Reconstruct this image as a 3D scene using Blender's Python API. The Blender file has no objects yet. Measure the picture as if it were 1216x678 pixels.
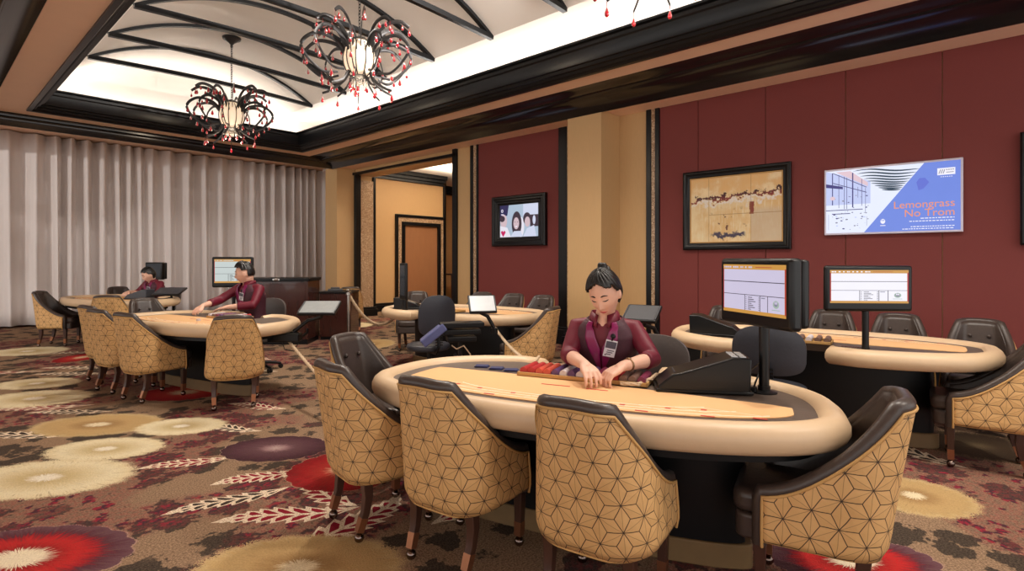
import bpy, math, random
import numpy as np
from math import sin, cos, pi, radians, sqrt, atan2
from mathutils import Vector, Matrix
random.seed(7)
RS = np.random.RandomState(11)
sc = bpy.context.scene
COL = sc.collection

# ------------------------------------------------------------------ camera, world, lights, exposure
CAM_H = 1.25
YAW = radians(47.8)
cd = bpy.data.cameras.new('camera')
cam = bpy.data.objects.new('camera', cd)
COL.objects.link(cam)
cam.location = (0, 0, CAM_H)
cam.rotation_euler = (radians(90), 0, -YAW)
cd.sensor_width = 36
cd.lens = 36 * 651 / 1216
cd.shift_y = -(339 - 308) / 1216
cd.clip_start = 0.05
sc.camera = cam
sc.view_settings.view_transform = 'Standard'
sc.view_settings.look = 'None'
sc.view_settings.gamma = 1
sc.view_settings.use_curve_mapping = False
sc.view_settings.exposure = 0.0

w = bpy.data.worlds.new('world')
sc.world = w
w.use_nodes = True
w.node_tree.nodes['Background'].inputs[0].default_value = (1.0, 0.965, 0.93, 1)
w.node_tree.nodes['Background'].inputs[1].default_value = 1.6

def lamp(name, kind, loc, energy, color=(1, .9, .78), rot=(0, 0, 0), **kw):
    l = bpy.data.lights.new(name, kind)
    l.energy = energy
    l.color = color
    for k, v in kw.items():
        setattr(l, k, v)
    o = bpy.data.objects.new(name, l)
    o.location = loc
    o.rotation_euler = rot
    COL.objects.link(o)
    return o
# cove strips behind the tray rim, shining up on to the vault
WARMW = (1, .97, .93)
COVE = 58
lamp('cove_light', 'AREA', (5.42, 3.2, 3.46), COVE * 1.5, WARMW, (radians(180), radians(-20), 0), shape='RECTANGLE', size=.12, size_y=13.4)
lamp('cove_light', 'AREA', (.92, 3.2, 3.46), COVE * 1.5, WARMW, (radians(180), radians(20), 0), shape='RECTANGLE', size=.12, size_y=13.4)
lamp('cove_light', 'AREA', (3.15, 10.34, 3.46), COVE * .5, WARMW, (radians(180 - 20), 0, 0), shape='RECTANGLE', size=4.0, size_y=.12)
# unseen spots added along the crown of the vault to light the room
for y in (-2.0, 0.2, 2.4, 3.9, 6.0):
    lamp('unseen_vault_spot', 'SPOT', (3.15, y, 4.36), 280, (1, .92, .82), (0, 0, 0), spot_size=radians(125), spot_blend=.8, shadow_soft_size=.12)
lamp('added_curtain_spot', 'SPOT', (4.2, 2.6, 4.15), 700, (1, .95, .9), (radians(77), 0, radians(12)), spot_size=radians(70), spot_blend=.9, shadow_soft_size=.05)  # extra unseen spot, added to brighten the curtain
# added unseen side spot, raking along the curtain to bring out its folds
for x, y, e_ in ((-5.0, 9.6, 620),):
    d_ = Vector((4.0, 13.4, 1.4)) - Vector((x, y, 3.1))
    lamp('added_curtain_side_spot', 'SPOT', (x, y, 3.12), e_, (1, .96, .91), d_.to_track_quat('-Z', 'Y').to_euler(), spot_size=radians(84), spot_blend=1, shadow_soft_size=.06)
# light in the corridor behind the opening
lamp('corridor_light', 'AREA', (8.6, 9.6, 3.15), 110, (1, .84, .66), (radians(180), 0, 0), shape='RECTANGLE', size=2.6, size_y=1.2)
lamp('corridor_spot', 'SPOT', (8.6, 9.0, 3.4), 260, (1, .84, .66), (0, 0, 0), spot_size=radians(130), spot_blend=.8, shadow_soft_size=.1)

# ------------------------------------------------------------------ helpers
def S(r, g, b):
    f = lambda c: (c / 12.92 if c <= .04045 else ((c + .055) / 1.055) ** 2.4)
    return (f(r / 255), f(g / 255), f(b / 255), 1)

class NT:
    """tiny node helper"""
    def __init__(s, name):
        s.m = bpy.data.materials.new(name)
        s.m.use_nodes = True
        s.t = s.m.node_tree
        s.n = s.t.nodes
        s.b = s.n['Principled BSDF']
    def new(s, typ, **kw):
        n = s.n.new(typ)
        for k, v in kw.items():
            setattr(n, k, v)
        return n
    def link(s, a, b):
        s.t.links.new(a, b)
    def val(s, sock, x):
        if isinstance(x, bpy.types.NodeSocket):
            s.t.links.new(x, sock)
        else:
            sock.default_value = x
    def M(s, op, a, b=None, c=None, clamp=False):
        n = s.n.new('ShaderNodeMath')
        n.operation = op
        n.use_clamp = clamp
        s.val(n.inputs[0], a)
        if b is not None: s.val(n.inputs[1], b)
        if c is not None: s.val(n.inputs[2], c)
        return n.outputs[0]
    def mix(s, f, a, b):
        n = s.n.new('ShaderNodeMix')
        n.data_type = 'RGBA'
        s.val(n.inputs[0], f); s.val(n.inputs[6], a); s.val(n.inputs[7], b)
        return n.outputs[2]
    def noise(s, vec, scale, detail=2, rough=.5):
        n = s.n.new('ShaderNodeTexNoise')
        n.inputs['Scale'].default_value = scale
        n.inputs['Detail'].default_value = detail
        n.inputs['Roughness'].default_value = rough
        if vec is not None: s.link(vec, n.inputs['Vector'])
        return n.outputs[0]
    def smooth(s, x, lo, hi):
        n = s.n.new('ShaderNodeMapRange')
        n.interpolation_type = 'SMOOTHSTEP'
        s.val(n.inputs[0], x); s.val(n.inputs[1], lo); s.val(n.inputs[2], hi)
        n.inputs[3].default_value = 0; n.inputs[4].default_value = 1
        return n.outputs[0]
    def coord(s, kind='Object', scale=None):
        o = s.n.new('ShaderNodeTexCoord').outputs[kind]
        if scale:
            mp = s.n.new('ShaderNodeMapping'); mp.inputs['Scale'].default_value = scale
            s.link(o, mp.inputs[0]); o = mp.outputs[0]
        return o
    def bump(s, h, strength=.3, dist=.01):
        n = s.n.new('ShaderNodeBump')
        n.inputs['Strength'].default_value = strength; n.inputs['Distance'].default_value = dist
        s.link(h, n.inputs['Height']); s.link(n.outputs[0], s.b.inputs['Normal'])

def mat(name, col, rough=.5, metal=0, var=.12, scale=30, bump=0, stretch=None, spec=None, coat=0):
    t = NT(name)
    v = t.coord('Object', stretch)
    n = t.noise(v, scale, 3)
    d = tuple(c * (1 - var) for c in col[:3]) + (1,)
    l = tuple(min(1, c * (1 + var)) for c in col[:3]) + (1,)
    t.link(t.mix(n, d, l), t.b.inputs['Base Color'])
    t.b.inputs['Roughness'].default_value = rough
    t.b.inputs['Metallic'].default_value = metal
    if spec is not None: t.b.inputs['Specular IOR Level'].default_value = spec
    if coat: t.b.inputs['Coat Weight'].default_value = coat
    if bump: t.bump(n, bump, .004)
    return t.m

def emis(name, col, strength):
    t = NT(name)
    n = t.noise(t.coord('Object'), 12, 1)
    d = tuple(c * .96 for c in col[:3]) + (1,)
    t.b.inputs['Base Color'].default_value = (0, 0, 0, 1)
    t.b.inputs['Roughness'].default_value = .3
    t.link(t.mix(n, d, col), t.b.inputs['Emission Color'])
    t.b.inputs['Emission Strength'].default_value = strength
    return t.m

class MB:
    def __init__(s):
        s.v = []; s.f = []; s.m = []; s.uv = {}
    def add(s, vs, fs, mi=0):
        o = len(s.v)
        s.v.extend([tuple(map(float, p)) for p in vs])
        for f in fs:
            s.f.append(tuple(i + o for i in f)); s.m.append(mi)
        return s
    def box(s, c, d, rz=0, mi=0, rot=None):
        R = rot if rot is not None else Matrix.Rotation(rz, 3, 'Z')
        vs = []
        for x in (-.5, .5):
            for y in (-.5, .5):
                for z in (-.5, .5):
                    p = R @ Vector((x * d[0], y * d[1], z * d[2]))
                    vs.append((c[0] + p.x, c[1] + p.y, c[2] + p.z))
        return s.add(vs, [(0, 1, 3, 2), (4, 6, 7, 5), (0, 4, 5, 1), (2, 3, 7, 6), (0, 2, 6, 4), (1, 5, 7, 3)], mi)
    def bb(s, x0, x1, y0, y1, z0, z1, mi=0):
        return s.box(((x0 + x1) / 2, (y0 + y1) / 2, (z0 + z1) / 2), (abs(x1 - x0), abs(y1 - y0), abs(z1 - z0)), 0, mi)
    def tube(s, pts, r, n=8, closed=False, flat=1, up=None, mi=0, phase=0, caps=True):
        P = [Vector(p) for p in pts]
        N = len(P)
        rr = r if hasattr(r, '__len__') else [r] * N
        T = []
        for i in range(N):
            if closed: t = P[(i + 1) % N] - P[(i - 1) % N]
            else: t = P[min(i + 1, N - 1)] - P[max(i - 1, 0)]
            T.append(t.normalized() if t.length > 1e-9 else Vector((0, 0, 1)))
        u = Vector(up) if up else (Vector((0, 0, 1)) if abs(T[0].z) < .9 else Vector((0, 1, 0)))
        vs = []
        for i in range(N):
            if up: u = Vector(up)
            a = (u - T[i] * u.dot(T[i]))
            if a.length < 1e-6: a = T[i].orthogonal()
            a.normalize(); u = a
            b = T[i].cross(a)
            ri = rr[i]
            r1, r2 = (ri, ri * flat) if not hasattr(ri, '__len__') else ri
            for k in range(n):
                q = 2 * pi * k / n + phase
                vs.append(P[i] + a * (r1 * cos(q)) + b * (r2 * sin(q)))
        fs = []
        for i in range(N if closed else N - 1):
            j = (i + 1) % N
            for k in range(n):
                l = (k + 1) % n
                fs.append((i * n + k, i * n + l, j * n + l, j * n + k))
        if not closed and caps:
            fs.append(tuple(range(n))[::-1]); fs.append(tuple((N - 1) * n + k for k in range(n)))
        return s.add(vs, fs, mi)
    def lathe(s, prof, n=24, c=(0, 0, 0), mi=0, sx=1, sy=1):
        vs = []; fs = []
        for r, z in prof:
            for k in range(n):
                a = 2 * pi * k / n
                vs.append((c[0] + r * cos(a) * sx, c[1] + r * sin(a) * sy, c[2] + z))
        m = len(prof)
        for i in range(m - 1):
            for k in range(n):
                l = (k + 1) % n
                fs.append((i * n + k, i * n + l, (i + 1) * n + l, (i + 1) * n + k))
        fs.append(tuple(range(n))[::-1]); fs.append(tuple((m - 1) * n + k for k in range(n)))
        return s.add(vs, fs, mi)
    def ell(s, c, r, n=16, m=10, rot=None, mi=0):
        R = rot or Matrix.Identity(3)
        vs = []; fs = []
        def P(x, y, z):
            p = R @ Vector((x * r[0], y * r[1], z * r[2])); return (c[0] + p.x, c[1] + p.y, c[2] + p.z)
        vs.append(P(0, 0, -1))
        for i in range(1, m):
            a = -pi / 2 + pi * i / m
            for k in range(n):
                b = 2 * pi * k / n
                vs.append(P(cos(a) * cos(b), cos(a) * sin(b), sin(a)))
        vs.append(P(0, 0, 1))
        L = len(vs) - 1
        for k in range(n):
            l = (k + 1) % n
            fs.append((0, 1 + l, 1 + k)); fs.append((L, L - n + k, L - n + l))
            for i in range(m - 2):
                fs.append((1 + i * n + k, 1 + i * n + l, 1 + (i + 1) * n + l, 1 + (i + 1) * n + k))
        return s.add(vs, fs, mi)
    def prism(s, poly, z0, z1, mi=0, f=None):
        n = len(poly)
        g = f or (lambda x, y, z: (x, y, z))
        vs = [g(x, y, z0) for x, y in poly] + [g(x, y, z1) for x, y in poly]
        fs = [tuple(range(n))[::-1], tuple(range(n, 2 * n))] + [(i, (i + 1) % n, n + (i + 1) % n, n + i) for i in range(n)]
        return s.add(vs, fs, mi)
    def grid(s, P, closed=False, mi=0, flip=False):
        n = len(P); m = len(P[0])
        vs = [p for row in P for p in row]
        fs = []
        for i in range(n - 1):
            for k in range(m if closed else m - 1):
                l = (k + 1) % m
                q = (i * m + k, i * m + l, (i + 1) * m + l, (i + 1) * m + k)
                fs.append(q[::-1] if flip else q)
        return s.add(vs, fs, mi)
    def build(s, name, mats, parent=None, loc=(0, 0, 0), rz=0, smooth=45, bevel=0, seg=2, uv=None, solid=0, voxel=0, sm=0, subd=0):
        me = bpy.data.meshes.new(name)
        me.from_pydata(s.v, [], s.f)
        if not isinstance(mats, (list, tuple)): mats = [mats]
        for m in mats: me.materials.append(m)
        me.polygons.foreach_set('material_index', s.m)
        if smooth:
            me.polygons.foreach_set('use_smooth', [True] * len(s.f))
            if not voxel: me.set_sharp_from_angle(angle=radians(smooth))
        if uv is not None:
            l = me.uv_layers.new(name='UVMap')
            idx = np.empty(len(me.loops), dtype=np.int32); me.loops.foreach_get('vertex_index', idx)
            l.data.foreach_set('uv', np.asarray(uv, dtype=np.float32)[idx].ravel())
        me.update()
        o = bpy.data.objects.new(name, me)
        COL.objects.link(o)
        o.location = loc; o.rotation_euler = (0, 0, rz)
        if parent: o.parent = parent
        if solid:
            md = o.modifiers.new('s', 'SOLIDIFY'); md.thickness = solid; md.offset = 0
        if voxel:
            md = o.modifiers.new('r', 'REMESH'); md.mode = 'VOXEL'; md.voxel_size = voxel; md.use_smooth_shade = True
        if sm:
            md = o.modifiers.new('m', 'SMOOTH'); md.iterations = sm; md.factor = .5
        if subd:
            md = o.modifiers.new('d', 'SUBSURF'); md.levels = subd; md.render_levels = subd
        if bevel:
            md = o.modifiers.new('b', 'BEVEL'); md.width = bevel; md.segments = seg; md.limit_method = 'ANGLE'; md.angle_limit = radians(40)
            md.harden_normals = False
        return o

def tag(o, label=None, cat=None, group=None, kind=None):
    if label: o['label'] = label
    if cat: o['category'] = cat
    if group: o['group'] = group
    if kind: o['kind'] = kind
    return o
def thing(name, label, cat, loc=(0, 0, 0), rz=0, group=None):
    o = bpy.data.objects.new(name, None)
    o.empty_display_size = .1
    COL.objects.link(o)
    o.location = loc; o.rotation_euler = (0, 0, rz)
    return tag(o, label, cat, group)
def struct(o):
    o['kind'] = 'structure'; return o
def dup(root, loc=None, rz=None, label=None, group=None, parent=None):
    c = root.copy(); COL.objects.link(c)
    if parent: c.parent = parent
    if loc is not None: c.location = loc
    if rz is not None: c.rotation_euler = (0, 0, rz)
    if label: c['label'] = label
    if group: c['group'] = group
    for ch in list(root.children):
        dup(ch, parent=c)
    return c
def text(body, size, m, parent, loc, rot, name='lettering', align='LEFT', thick=.0008):
    cu = bpy.data.curves.new(name, 'FONT')
    cu.body = body; cu.size = size; cu.align_x = align; cu.extrude = thick
    t = bpy.data.objects.new(name + '_tmp', cu)
    COL.objects.link(t)
    bpy.context.view_layer.update()
    me = bpy.data.meshes.new_from_object(t)
    bpy.data.objects.remove(t)
    me.materials.clear(); me.materials.append(m)
    o = bpy.data.objects.new(name, me)
    COL.objects.link(o); o.parent = parent; o.location = loc; o.rotation_euler = rot
    return o
def catenary(a, b, sag, n=24):
    a = Vector(a); b = Vector(b)
    return [a.lerp(b, t) - Vector((0, 0, sag * 4 * t * (1 - t))) for t in [i / n for i in range(n + 1)]]
def rope(name, label, pts, r, m, cat='rope', group=None):
    P = [Vector(p) for p in pts]
    # resample finely, then wind three strands round it
    L = [0]
    for i in range(1, len(P)): L.append(L[-1] + (P[i] - P[i - 1]).length)
    n = max(20, int(L[-1] / (r * 1.1)))
    Q = []
    for k in range(n + 1):
        d = L[-1] * k / n
        i = max(j for j in range(len(L)) if L[j] <= d + 1e-9)
        i = min(i, len(P) - 2)
        Q.append(P[i].lerp(P[i + 1], (d - L[i]) / max(1e-9, L[i + 1] - L[i])))
    mb = MB()
    for s_ in range(3):
        pts2 = []
        for k, q in enumerate(Q):
            t = (Q[min(k + 1, n)] - Q[max(k - 1, 0)]).normalized()
            a = t.cross(Vector((0, 0, 1))); a = a.normalized() if a.length > .05 else Vector((1, 0, 0))
            b = t.cross(a)
            th = k * .62 + s_ * 2 * pi / 3
            pts2.append(q + (a * cos(th) + b * sin(th)) * r * .55)
        mb.tube(pts2, r * .58, 6)
    return tag(mb.build(name, m), label, cat, group)
# ------------------------------------------------------------------ materials
M = {}
M['black'] = mat('black_lacquer', S(16, 17, 19), .35, var=.15, scale=8, spec=.3)
M['blacktrim'] = mat('black_moulding', S(15, 16, 19), .3, var=.1, scale=6, spec=.35)
M['gloss'] = mat('gloss_black_moulding', S(17, 18, 21), .2, var=.1, scale=6, spec=.7)
M['tanwall'] = mat('tan_wallcovering', S(204, 167, 118), .6, var=.05, scale=60, bump=.1, stretch=(1, 1, .15))
M['soffit'] = mat('tan_ceiling_paint', S(250, 212, 182), .7, var=.03, scale=5)
M['white'] = mat('white_plaster', S(236, 230, 222), .8, var=.02, scale=4)
M['plastic'] = mat('black_plastic', S(11, 11, 13), .36, var=.15, scale=40, spec=.4)
M['greyplastic'] = mat('grey_plastic', S(62, 62, 66), .45, var=.1, scale=40)
M['leather'] = mat('dark_brown_leather', S(66, 55, 50), .36, var=.18, scale=60, bump=.25)
M['greyleather'] = mat('grey_brown_leather', S(88, 82, 80), .38, var=.12, scale=60, bump=.25)
M['slate'] = mat('slate_grey_vinyl', S(54, 56, 64), .42, var=.12, scale=60, bump=.2)
M['darkwood'] = mat('dark_walnut', S(66, 40, 30), .35, var=.25, scale=18, stretch=(3, 3, .4))
M['mahogany'] = mat('dark_mahogany', S(58, 28, 22), .25, var=.25, scale=10, stretch=(2, 2, .3), coat=.4)
M['copper'] = mat('bronze_ferrule', S(150, 100, 72), .35, .8, var=.1)
M['caster'] = mat('dark_chrome', S(120, 105, 98), .18, 1, var=.1)
M['chrome'] = mat('brushed_chrome', S(190, 185, 180), .22, 1, var=.05)
M['pipe'] = mat('ochre_piping', S(196, 152, 92), .6, var=.08)
M['rail'] = mat('cream_rail_leather', S(214, 184, 148), .42, var=.04, scale=30, bump=.06)
M['felt'] = mat('apricot_felt', S(226, 178, 126), .9, var=.03, scale=120)
M['tabletop'] = mat('grey_brown_woodgrain', S(94, 80, 70), .5, var=.38, scale=22, stretch=(.22, 4, 1))
M['plinth'] = mat('golden_plinth', S(122, 96, 62), .5, var=.15, scale=12)
M['layout'] = mat('cream_print', S(255, 244, 220), .8, var=.02)
M['redprint'] = mat('red_print', S(190, 50, 40), .8, var=.1)
M['blueprint'] = mat('navy_print', S(48, 52, 96), .7, var=.4, scale=90)
M['ropem'] = mat('cream_rope', S(206, 180, 148), .7, var=.15, scale=80)
M['cable'] = mat('black_cable', S(24, 22, 22), .5)
M['bronze'] = mat('blackened_bronze', S(54, 52, 52), .4, .5, var=.2)
M['skin'] = mat('skin', S(226, 178, 154), .5, var=.03, scale=40)
M['hair'] = mat('black_hair', S(18, 15, 15), .38, var=.4, scale=90, stretch=(1, 1, .3), bump=.3)
M['shirt'] = mat('crimson_shirt', S(104, 8, 36), .55, var=.15, scale=25, bump=.1)
M['vest'] = mat('plum_vest', S(66, 26, 40), .6, var=.3, scale=150)
M['satin'] = mat('magenta_satin', S(130, 26, 84), .3, var=.15, scale=20)
M['trouser'] = mat('black_trousers', S(22, 20, 24), .7)
M['lip'] = mat('lips', S(186, 84, 82), .4, var=.05)
M['brow'] = mat('brow_hair', S(42, 30, 28), .7)
M['badge'] = mat('badge_card', S(226, 226, 230), .4, var=.03)
M['badgedark'] = mat('badge_print', S(84, 84, 96), .4, var=.2, scale=200)
M['watch'] = mat('watch_gold', S(150, 120, 90), .3, .8)
M['screenoff'] = mat('dark_screen', S(58, 66, 74), .12, var=.1)
M['paper'] = mat('tablet_face', S(205, 210, 214), .25, var=.06, scale=20)

def red_wall():
    t = NT('burgundy_fabric')
    v = t.coord('Object', (1, 60, 260))
    n = t.noise(v, 2.2, 3)
    n2 = t.noise(t.coord('Object'), 1.6, 2)
    c = t.mix(n, S(112, 46, 44), S(134, 60, 55))
    c = t.mix(t.M('MULTIPLY', n2, .25), c, S(98, 38, 38))
    t.link(c, t.b.inputs['Base Color']); t.b.inputs['Roughness'].default_value = .75
    t.bump(n, .15, .003)
    return t.m
M['red'] = red_wall()

def curtain_mat():
    t = NT('oyster_curtain')
    v = t.coord('Object', (1, 1, .03))
    n = t.noise(v, 5, 2)
    t.link(t.mix(n, S(220, 210, 205), S(236, 229, 226)), t.b.inputs['Base Color'])
    t.b.inputs['Roughness'].default_value = .7
    t.b.inputs['Sheen Weight'].default_value = .2
    return t.m
M['curtain'] = curtain_mat()

def glitter_mat():
    t = NT('gold_mosaic')
    vo = t.new('ShaderNodeTexVoronoi'); vo.inputs['Scale'].default_value = 80
    t.link(t.coord('Object'), vo.inputs['Vector'])
    sp = t.new('ShaderNodeSeparateColor'); t.link(vo.outputs['Color'], sp.inputs[0])
    c = t.mix(sp.outputs[0], S(170, 132, 94), S(244, 222, 190))
    c = t.mix(t.smooth(vo.outputs['Distance'], .42, .6), c, S(140, 108, 80))
    t.link(c, t.b.inputs['Base Color'])
    t.b.inputs['Roughness'].default_value = .3
    return t.m
M['glitter'] = glitter_mat()

def star_fabric():
    """six pointed star lattice in dark stitching on golden cloth (uv in metres)"""
    t = NT('gold_star_fabric')
    uv = t.coord('UV')
    wob = t.new('ShaderNodeTexNoise'); wob.inputs['Scale'].default_value = 14
    t.link(uv, wob.inputs['Vector'])
    mx = t.new('ShaderNodeVectorMath', operation='MULTIPLY_ADD')
    t.link(wob.outputs['Color'], mx.inputs[0]); mx.inputs[1].default_value = (.006, .006, 0); t.link(uv, mx.inputs[2])
    sp = t.new('ShaderNodeSeparateXYZ'); t.link(mx.outputs[0], sp.inputs[0])
    x, y = sp.outputs[0], sp.outputs[1]
    side = .092; h = side * sqrt(3) / 2
    thick = None; thin = None
    for k in range(3):
        a = k * pi / 3
        p = t.M('ADD', t.M('MULTIPLY', x, cos(a)), t.M('MULTIPLY', y, sin(a)))
        q = t.M('ADD', t.M('MULTIPLY', x, -sin(a)), t.M('MULTIPLY', y, cos(a)))
        i = t.M('ROUND', t.M('MULTIPLY', q, 2 / side))
        dq = t.M('ABSOLUTE', t.M('MULTIPLY_ADD', i, -side / 2, q))
        par = t.M('FLOORED_MODULO', i, 2.0)
        p2 = t.M('MULTIPLY_ADD', par, -h, p)
        wr = t.M('ABSOLUTE', t.M('MULTIPLY_ADD', t.M('ROUND', t.M('MULTIPLY', p2, 1 / (2 * h))), -2 * h, p2))
        out = t.M('MULTIPLY', t.M('GREATER_THAN', wr, 2 * h / 3), .1)
        d1 = t.M('ADD', dq, out)
        d2 = t.M('ABSOLUTE', t.M('MULTIPLY_ADD', t.M('ROUND', t.M('MULTIPLY', p, 1 / h)), -h, p))
        thick = d1 if thick is None else t.M('MINIMUM', thick, d1)
        thin = d2 if thin is None else t.M('MINIMUM', thin, d2)
    lt = t.M('SUBTRACT', 1.0, t.smooth(thick, .0009, .0019))
    ln = t.M('MULTIPLY', t.M('SUBTRACT', 1.0, t.smooth(thin, .0002, .0012)), .6)
    line = t.M('MAXIMUM', lt, ln)
    n = t.noise(uv, 9, 3)
    base = t.mix(n, S(196, 150, 92), S(222, 178, 120))
    t.link(t.mix(line, base, S(50, 34, 24)), t.b.inputs['Base Color'])
    t.b.inputs['Roughness'].default_value = .72
    hgt = t.M('ADD', t.M('MULTIPLY', t.smooth(thick, 0, .02), .6), t.M('MULTIPLY', t.noise(uv, 26, 2), .7))
    t.bump(hgt, .35, .006)
    return t.m
M['star'] = star_fabric()

def carpet_mat():
    t = NT('floral_carpet')
    co = t.coord('Object')
    fine = t.smooth(t.noise(co, 120, 2, .7), .30, .70)
    mid = t.noise(co, 34, 2, .6)
    n1 = t.noise(co, 1.1, 2)
    off = t.new('ShaderNodeMapping'); off.inputs['Location'].default_value = (13.1, 4.7, 2.2); t.link(co, off.inputs[0])
    n2 = t.noise(off.outputs[0], .85, 2)
    base = t.mix(fine, S(112, 88, 68), S(172, 142, 114))
    jag = t.new('ShaderNodeTexNoise'); jag.inputs['Scale'].default_value = 16; t.link(co, jag.inputs['Vector'])
    jv = t.new('ShaderNodeVectorMath', operation='MULTIPLY_ADD'); t.link(jag.outputs['Color'], jv.inputs[0]); jv.inputs[1].default_value = (.16, .16, 0); t.link(co, jv.inputs[2])
    vo = t.new('ShaderNodeTexVoronoi', feature='SMOOTH_F1'); vo.inputs['Scale'].default_value = 5.6
    vo.inputs['Smoothness'].default_value = .15; t.link(jv.outputs[0], vo.inputs['Vector'])
    blob = t.M('SUBTRACT', 1.0, t.smooth(t.M('ADD', vo.outputs['Distance'], t.M('MULTIPLY', mid, .35)), .60, .68))
    dark = t.mix(fine, S(52, 44, 38), S(92, 78, 66))
    mk = t.M('MULTIPLY', blob, t.smooth(n1, .34, .41))
    base = t.mix(mk, base, dark)
    # wine coloured patches
    vo2 = t.new('ShaderNodeTexVoronoi', feature='SMOOTH_F1'); vo2.inputs['Scale'].default_value = 12
    vo2.inputs['Smoothness'].default_value = .3; jv2 = t.new('ShaderNodeVectorMath', operation='MULTIPLY_ADD'); t.link(jag.outputs['Color'], jv2.inputs[0]); jv2.inputs[1].default_value = (.12, .12, 0); t.link(off.outputs[0], jv2.inputs[2]); t.link(jv2.outputs[0], vo2.inputs['Vector'])
    blob2 = t.M('SUBTRACT', 1.0, t.smooth(t.M('ADD', vo2.outputs['Distance'], t.M('MULTIPLY', mid, .4)), .48, .60))
    wine = t.mix(t.smooth(mid, .42, .58), S(78, 46, 54), S(146, 44, 58))
    mk2 = t.M('MULTIPLY', t.M('MAXIMUM', blob2, .35), t.smooth(n2, .49, .55))
    base = t.mix(mk2, base, wine)
    ramps = {
        'cream': [(0, S(250, 240, 216)), (.15, S(250, 240, 218)), (.19, S(206, 182, 130)), (.42, S(226, 206, 160)), (.72, S(242, 228, 190)), (.95, S(236, 218, 174))],
        'tan': [(0, S(240, 222, 184)), (.16, S(240, 222, 184)), (.19, S(164, 128, 82)), (.5, S(198, 164, 112)), (.8, S(196, 164, 112)), (.95, S(208, 180, 130))],
        'red': [(0, S(244, 228, 196)), (.24, S(244, 228, 196)), (.27, S(150, 22, 32)), (.5, S(196, 36, 40)), (.66, S(150, 24, 40)), (.74, S(86, 44, 58)), (.93, S(104, 70, 80)), (.97, S(190, 150, 140))],
        'rose': [(0, S(244, 214, 176)), (.2, S(236, 190, 150)), (.35, S(206, 62, 56)), (.7, S(178, 28, 38)), (.93, S(150, 20, 34)), (.97, S(214, 170, 140))],
        'plum': [(0, S(200, 176, 168)), (.2, S(160, 124, 128)), (.3, S(104, 72, 80)), (.75, S(78, 46, 60)), (.94, S(62, 36, 48)), (.97, S(190, 150, 140))],
        'moss': [(0, S(130, 112, 84)), (.3, S(84, 70, 54)), (.8, S(66, 54, 44)), (.95, S(96, 80, 60))],
    }
    def chain():
        # keeps the evaluation of the motifs in sequence
        v = t.new('ShaderNodeVectorMath', operation='MULTIPLY_ADD')
        t.link(base, v.inputs[0]); v.inputs[1].default_value = (1e-7, 1e-7, 0); t.link(co, v.inputs[2])
        return v.outputs[0]
    def disc(cx, cy, rl, rd, kind, rot=-YAW):
        nonlocal base
        mp = t.new('ShaderNodeMapping', vector_type='TEXTURE')
        mp.inputs['Location'].default_value = (cx, cy, 0); mp.inputs['Rotation'].default_value = (0, 0, rot); mp.inputs['Scale'].default_value = (rl, rd, 1)
        t.link(chain(), mp.inputs[0])
        s = t.new('ShaderNodeSeparateXYZ'); t.link(mp.outputs[0], s.inputs[0])
        ang = t.M('ARCTAN2', s.outputs[1], s.outputs[0])
        rad = t.M('SQRT', t.M('ADD', t.M('POWER', s.outputs[0], 2.0), t.M('POWER', s.outputs[1], 2.0)))
        rad = t.M('MULTIPLY', rad, t.M('MULTIPLY_ADD', t.M('ABSOLUTE', t.M('SINE', t.M('MULTIPLY', ang, 9.0))), -.05, 1.05))
        cb = t.new('ShaderNodeCombineXYZ'); t.link(t.M('MULTIPLY', ang, 11.0), cb.inputs[0]); t.link(t.M('MULTIPLY', rad, 1.6), cb.inputs[1])
        st = t.noise(cb.outputs[0], 2.6, 2)
        rr = t.M('ADD', rad, t.M('MULTIPLY', t.M('SUBTRACT', st, .5), .50))
        rr = t.M('MINIMUM', rr, .93)
        edge = t.M('GREATER_THAN', rad, .965)
        rr = t.M('MAXIMUM', rr, edge)
        cr = t.new('ShaderNodeValToRGB')
        e = cr.color_ramp.elements
        R = ramps[kind]
        e[0].position, e[0].color = R[0]; e[1].position, e[1].color = R[-1]
        for p, c in R[1:-1]:
            q = e.new(p); q.color = c
        t.link(rr, cr.inputs[0])
        col = t.mix(t.M('MAXIMUM', t.M('MULTIPLY', t.M('SUBTRACT', 1.0, fine), .26), t.M('MULTIPLY', t.smooth(st, .56, .72), .45)), cr.outputs[0], S(112, 84, 62))
        base = t.mix(t.M('LESS_THAN', t.M('ADD', rad, t.M('MULTIPLY', t.M('SUBTRACT', fine, .5), .16 if kind in ('cream', 'tan', 'moss') else .04)), .97), base, col)
    def leaf(cx, cy, ang, ln, wd, c2):
        nonlocal base
        mp = t.new('ShaderNodeMapping', vector_type='TEXTURE')
        mp.inputs['Location'].default_value = (cx, cy, 0); mp.inputs['Rotation'].default_value = (0, 0, radians(ang)); mp.inputs['Scale'].default_value = (ln, wd, 1)
        t.link(chain(), mp.inputs[0])
        s = t.new('ShaderNodeSeparateXYZ'); t.link(mp.outputs[0], s.inputs[0])
        ay = t.M('ABSOLUTE', t.M('ADD', s.outputs[1], t.M('MULTIPLY', t.M('SINE', t.M('MULTIPLY', s.outputs[0], 2.6)), .35)))
        stripe = t.M('FRACT', t.M('ADD', t.M('MULTIPLY', s.outputs[0], 4.5), t.M('MULTIPLY', ay, -1.6)))
        prof = t.M('MULTIPLY', t.M('SUBTRACT', 1.0, t.M('POWER', s.outputs[0], 2.0)), t.M('MULTIPLY_ADD', t.M('ABSOLUTE', t.M('SUBTRACT', stripe, .5)), -.7, .95))
        inside = t.M('LESS_THAN', ay, prof)
        rim = t.M('GREATER_THAN', ay, t.M('SUBTRACT', prof, .2))
        vein = t.M('MAXIMUM', rim, t.M('LESS_THAN', stripe, .34))
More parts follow.
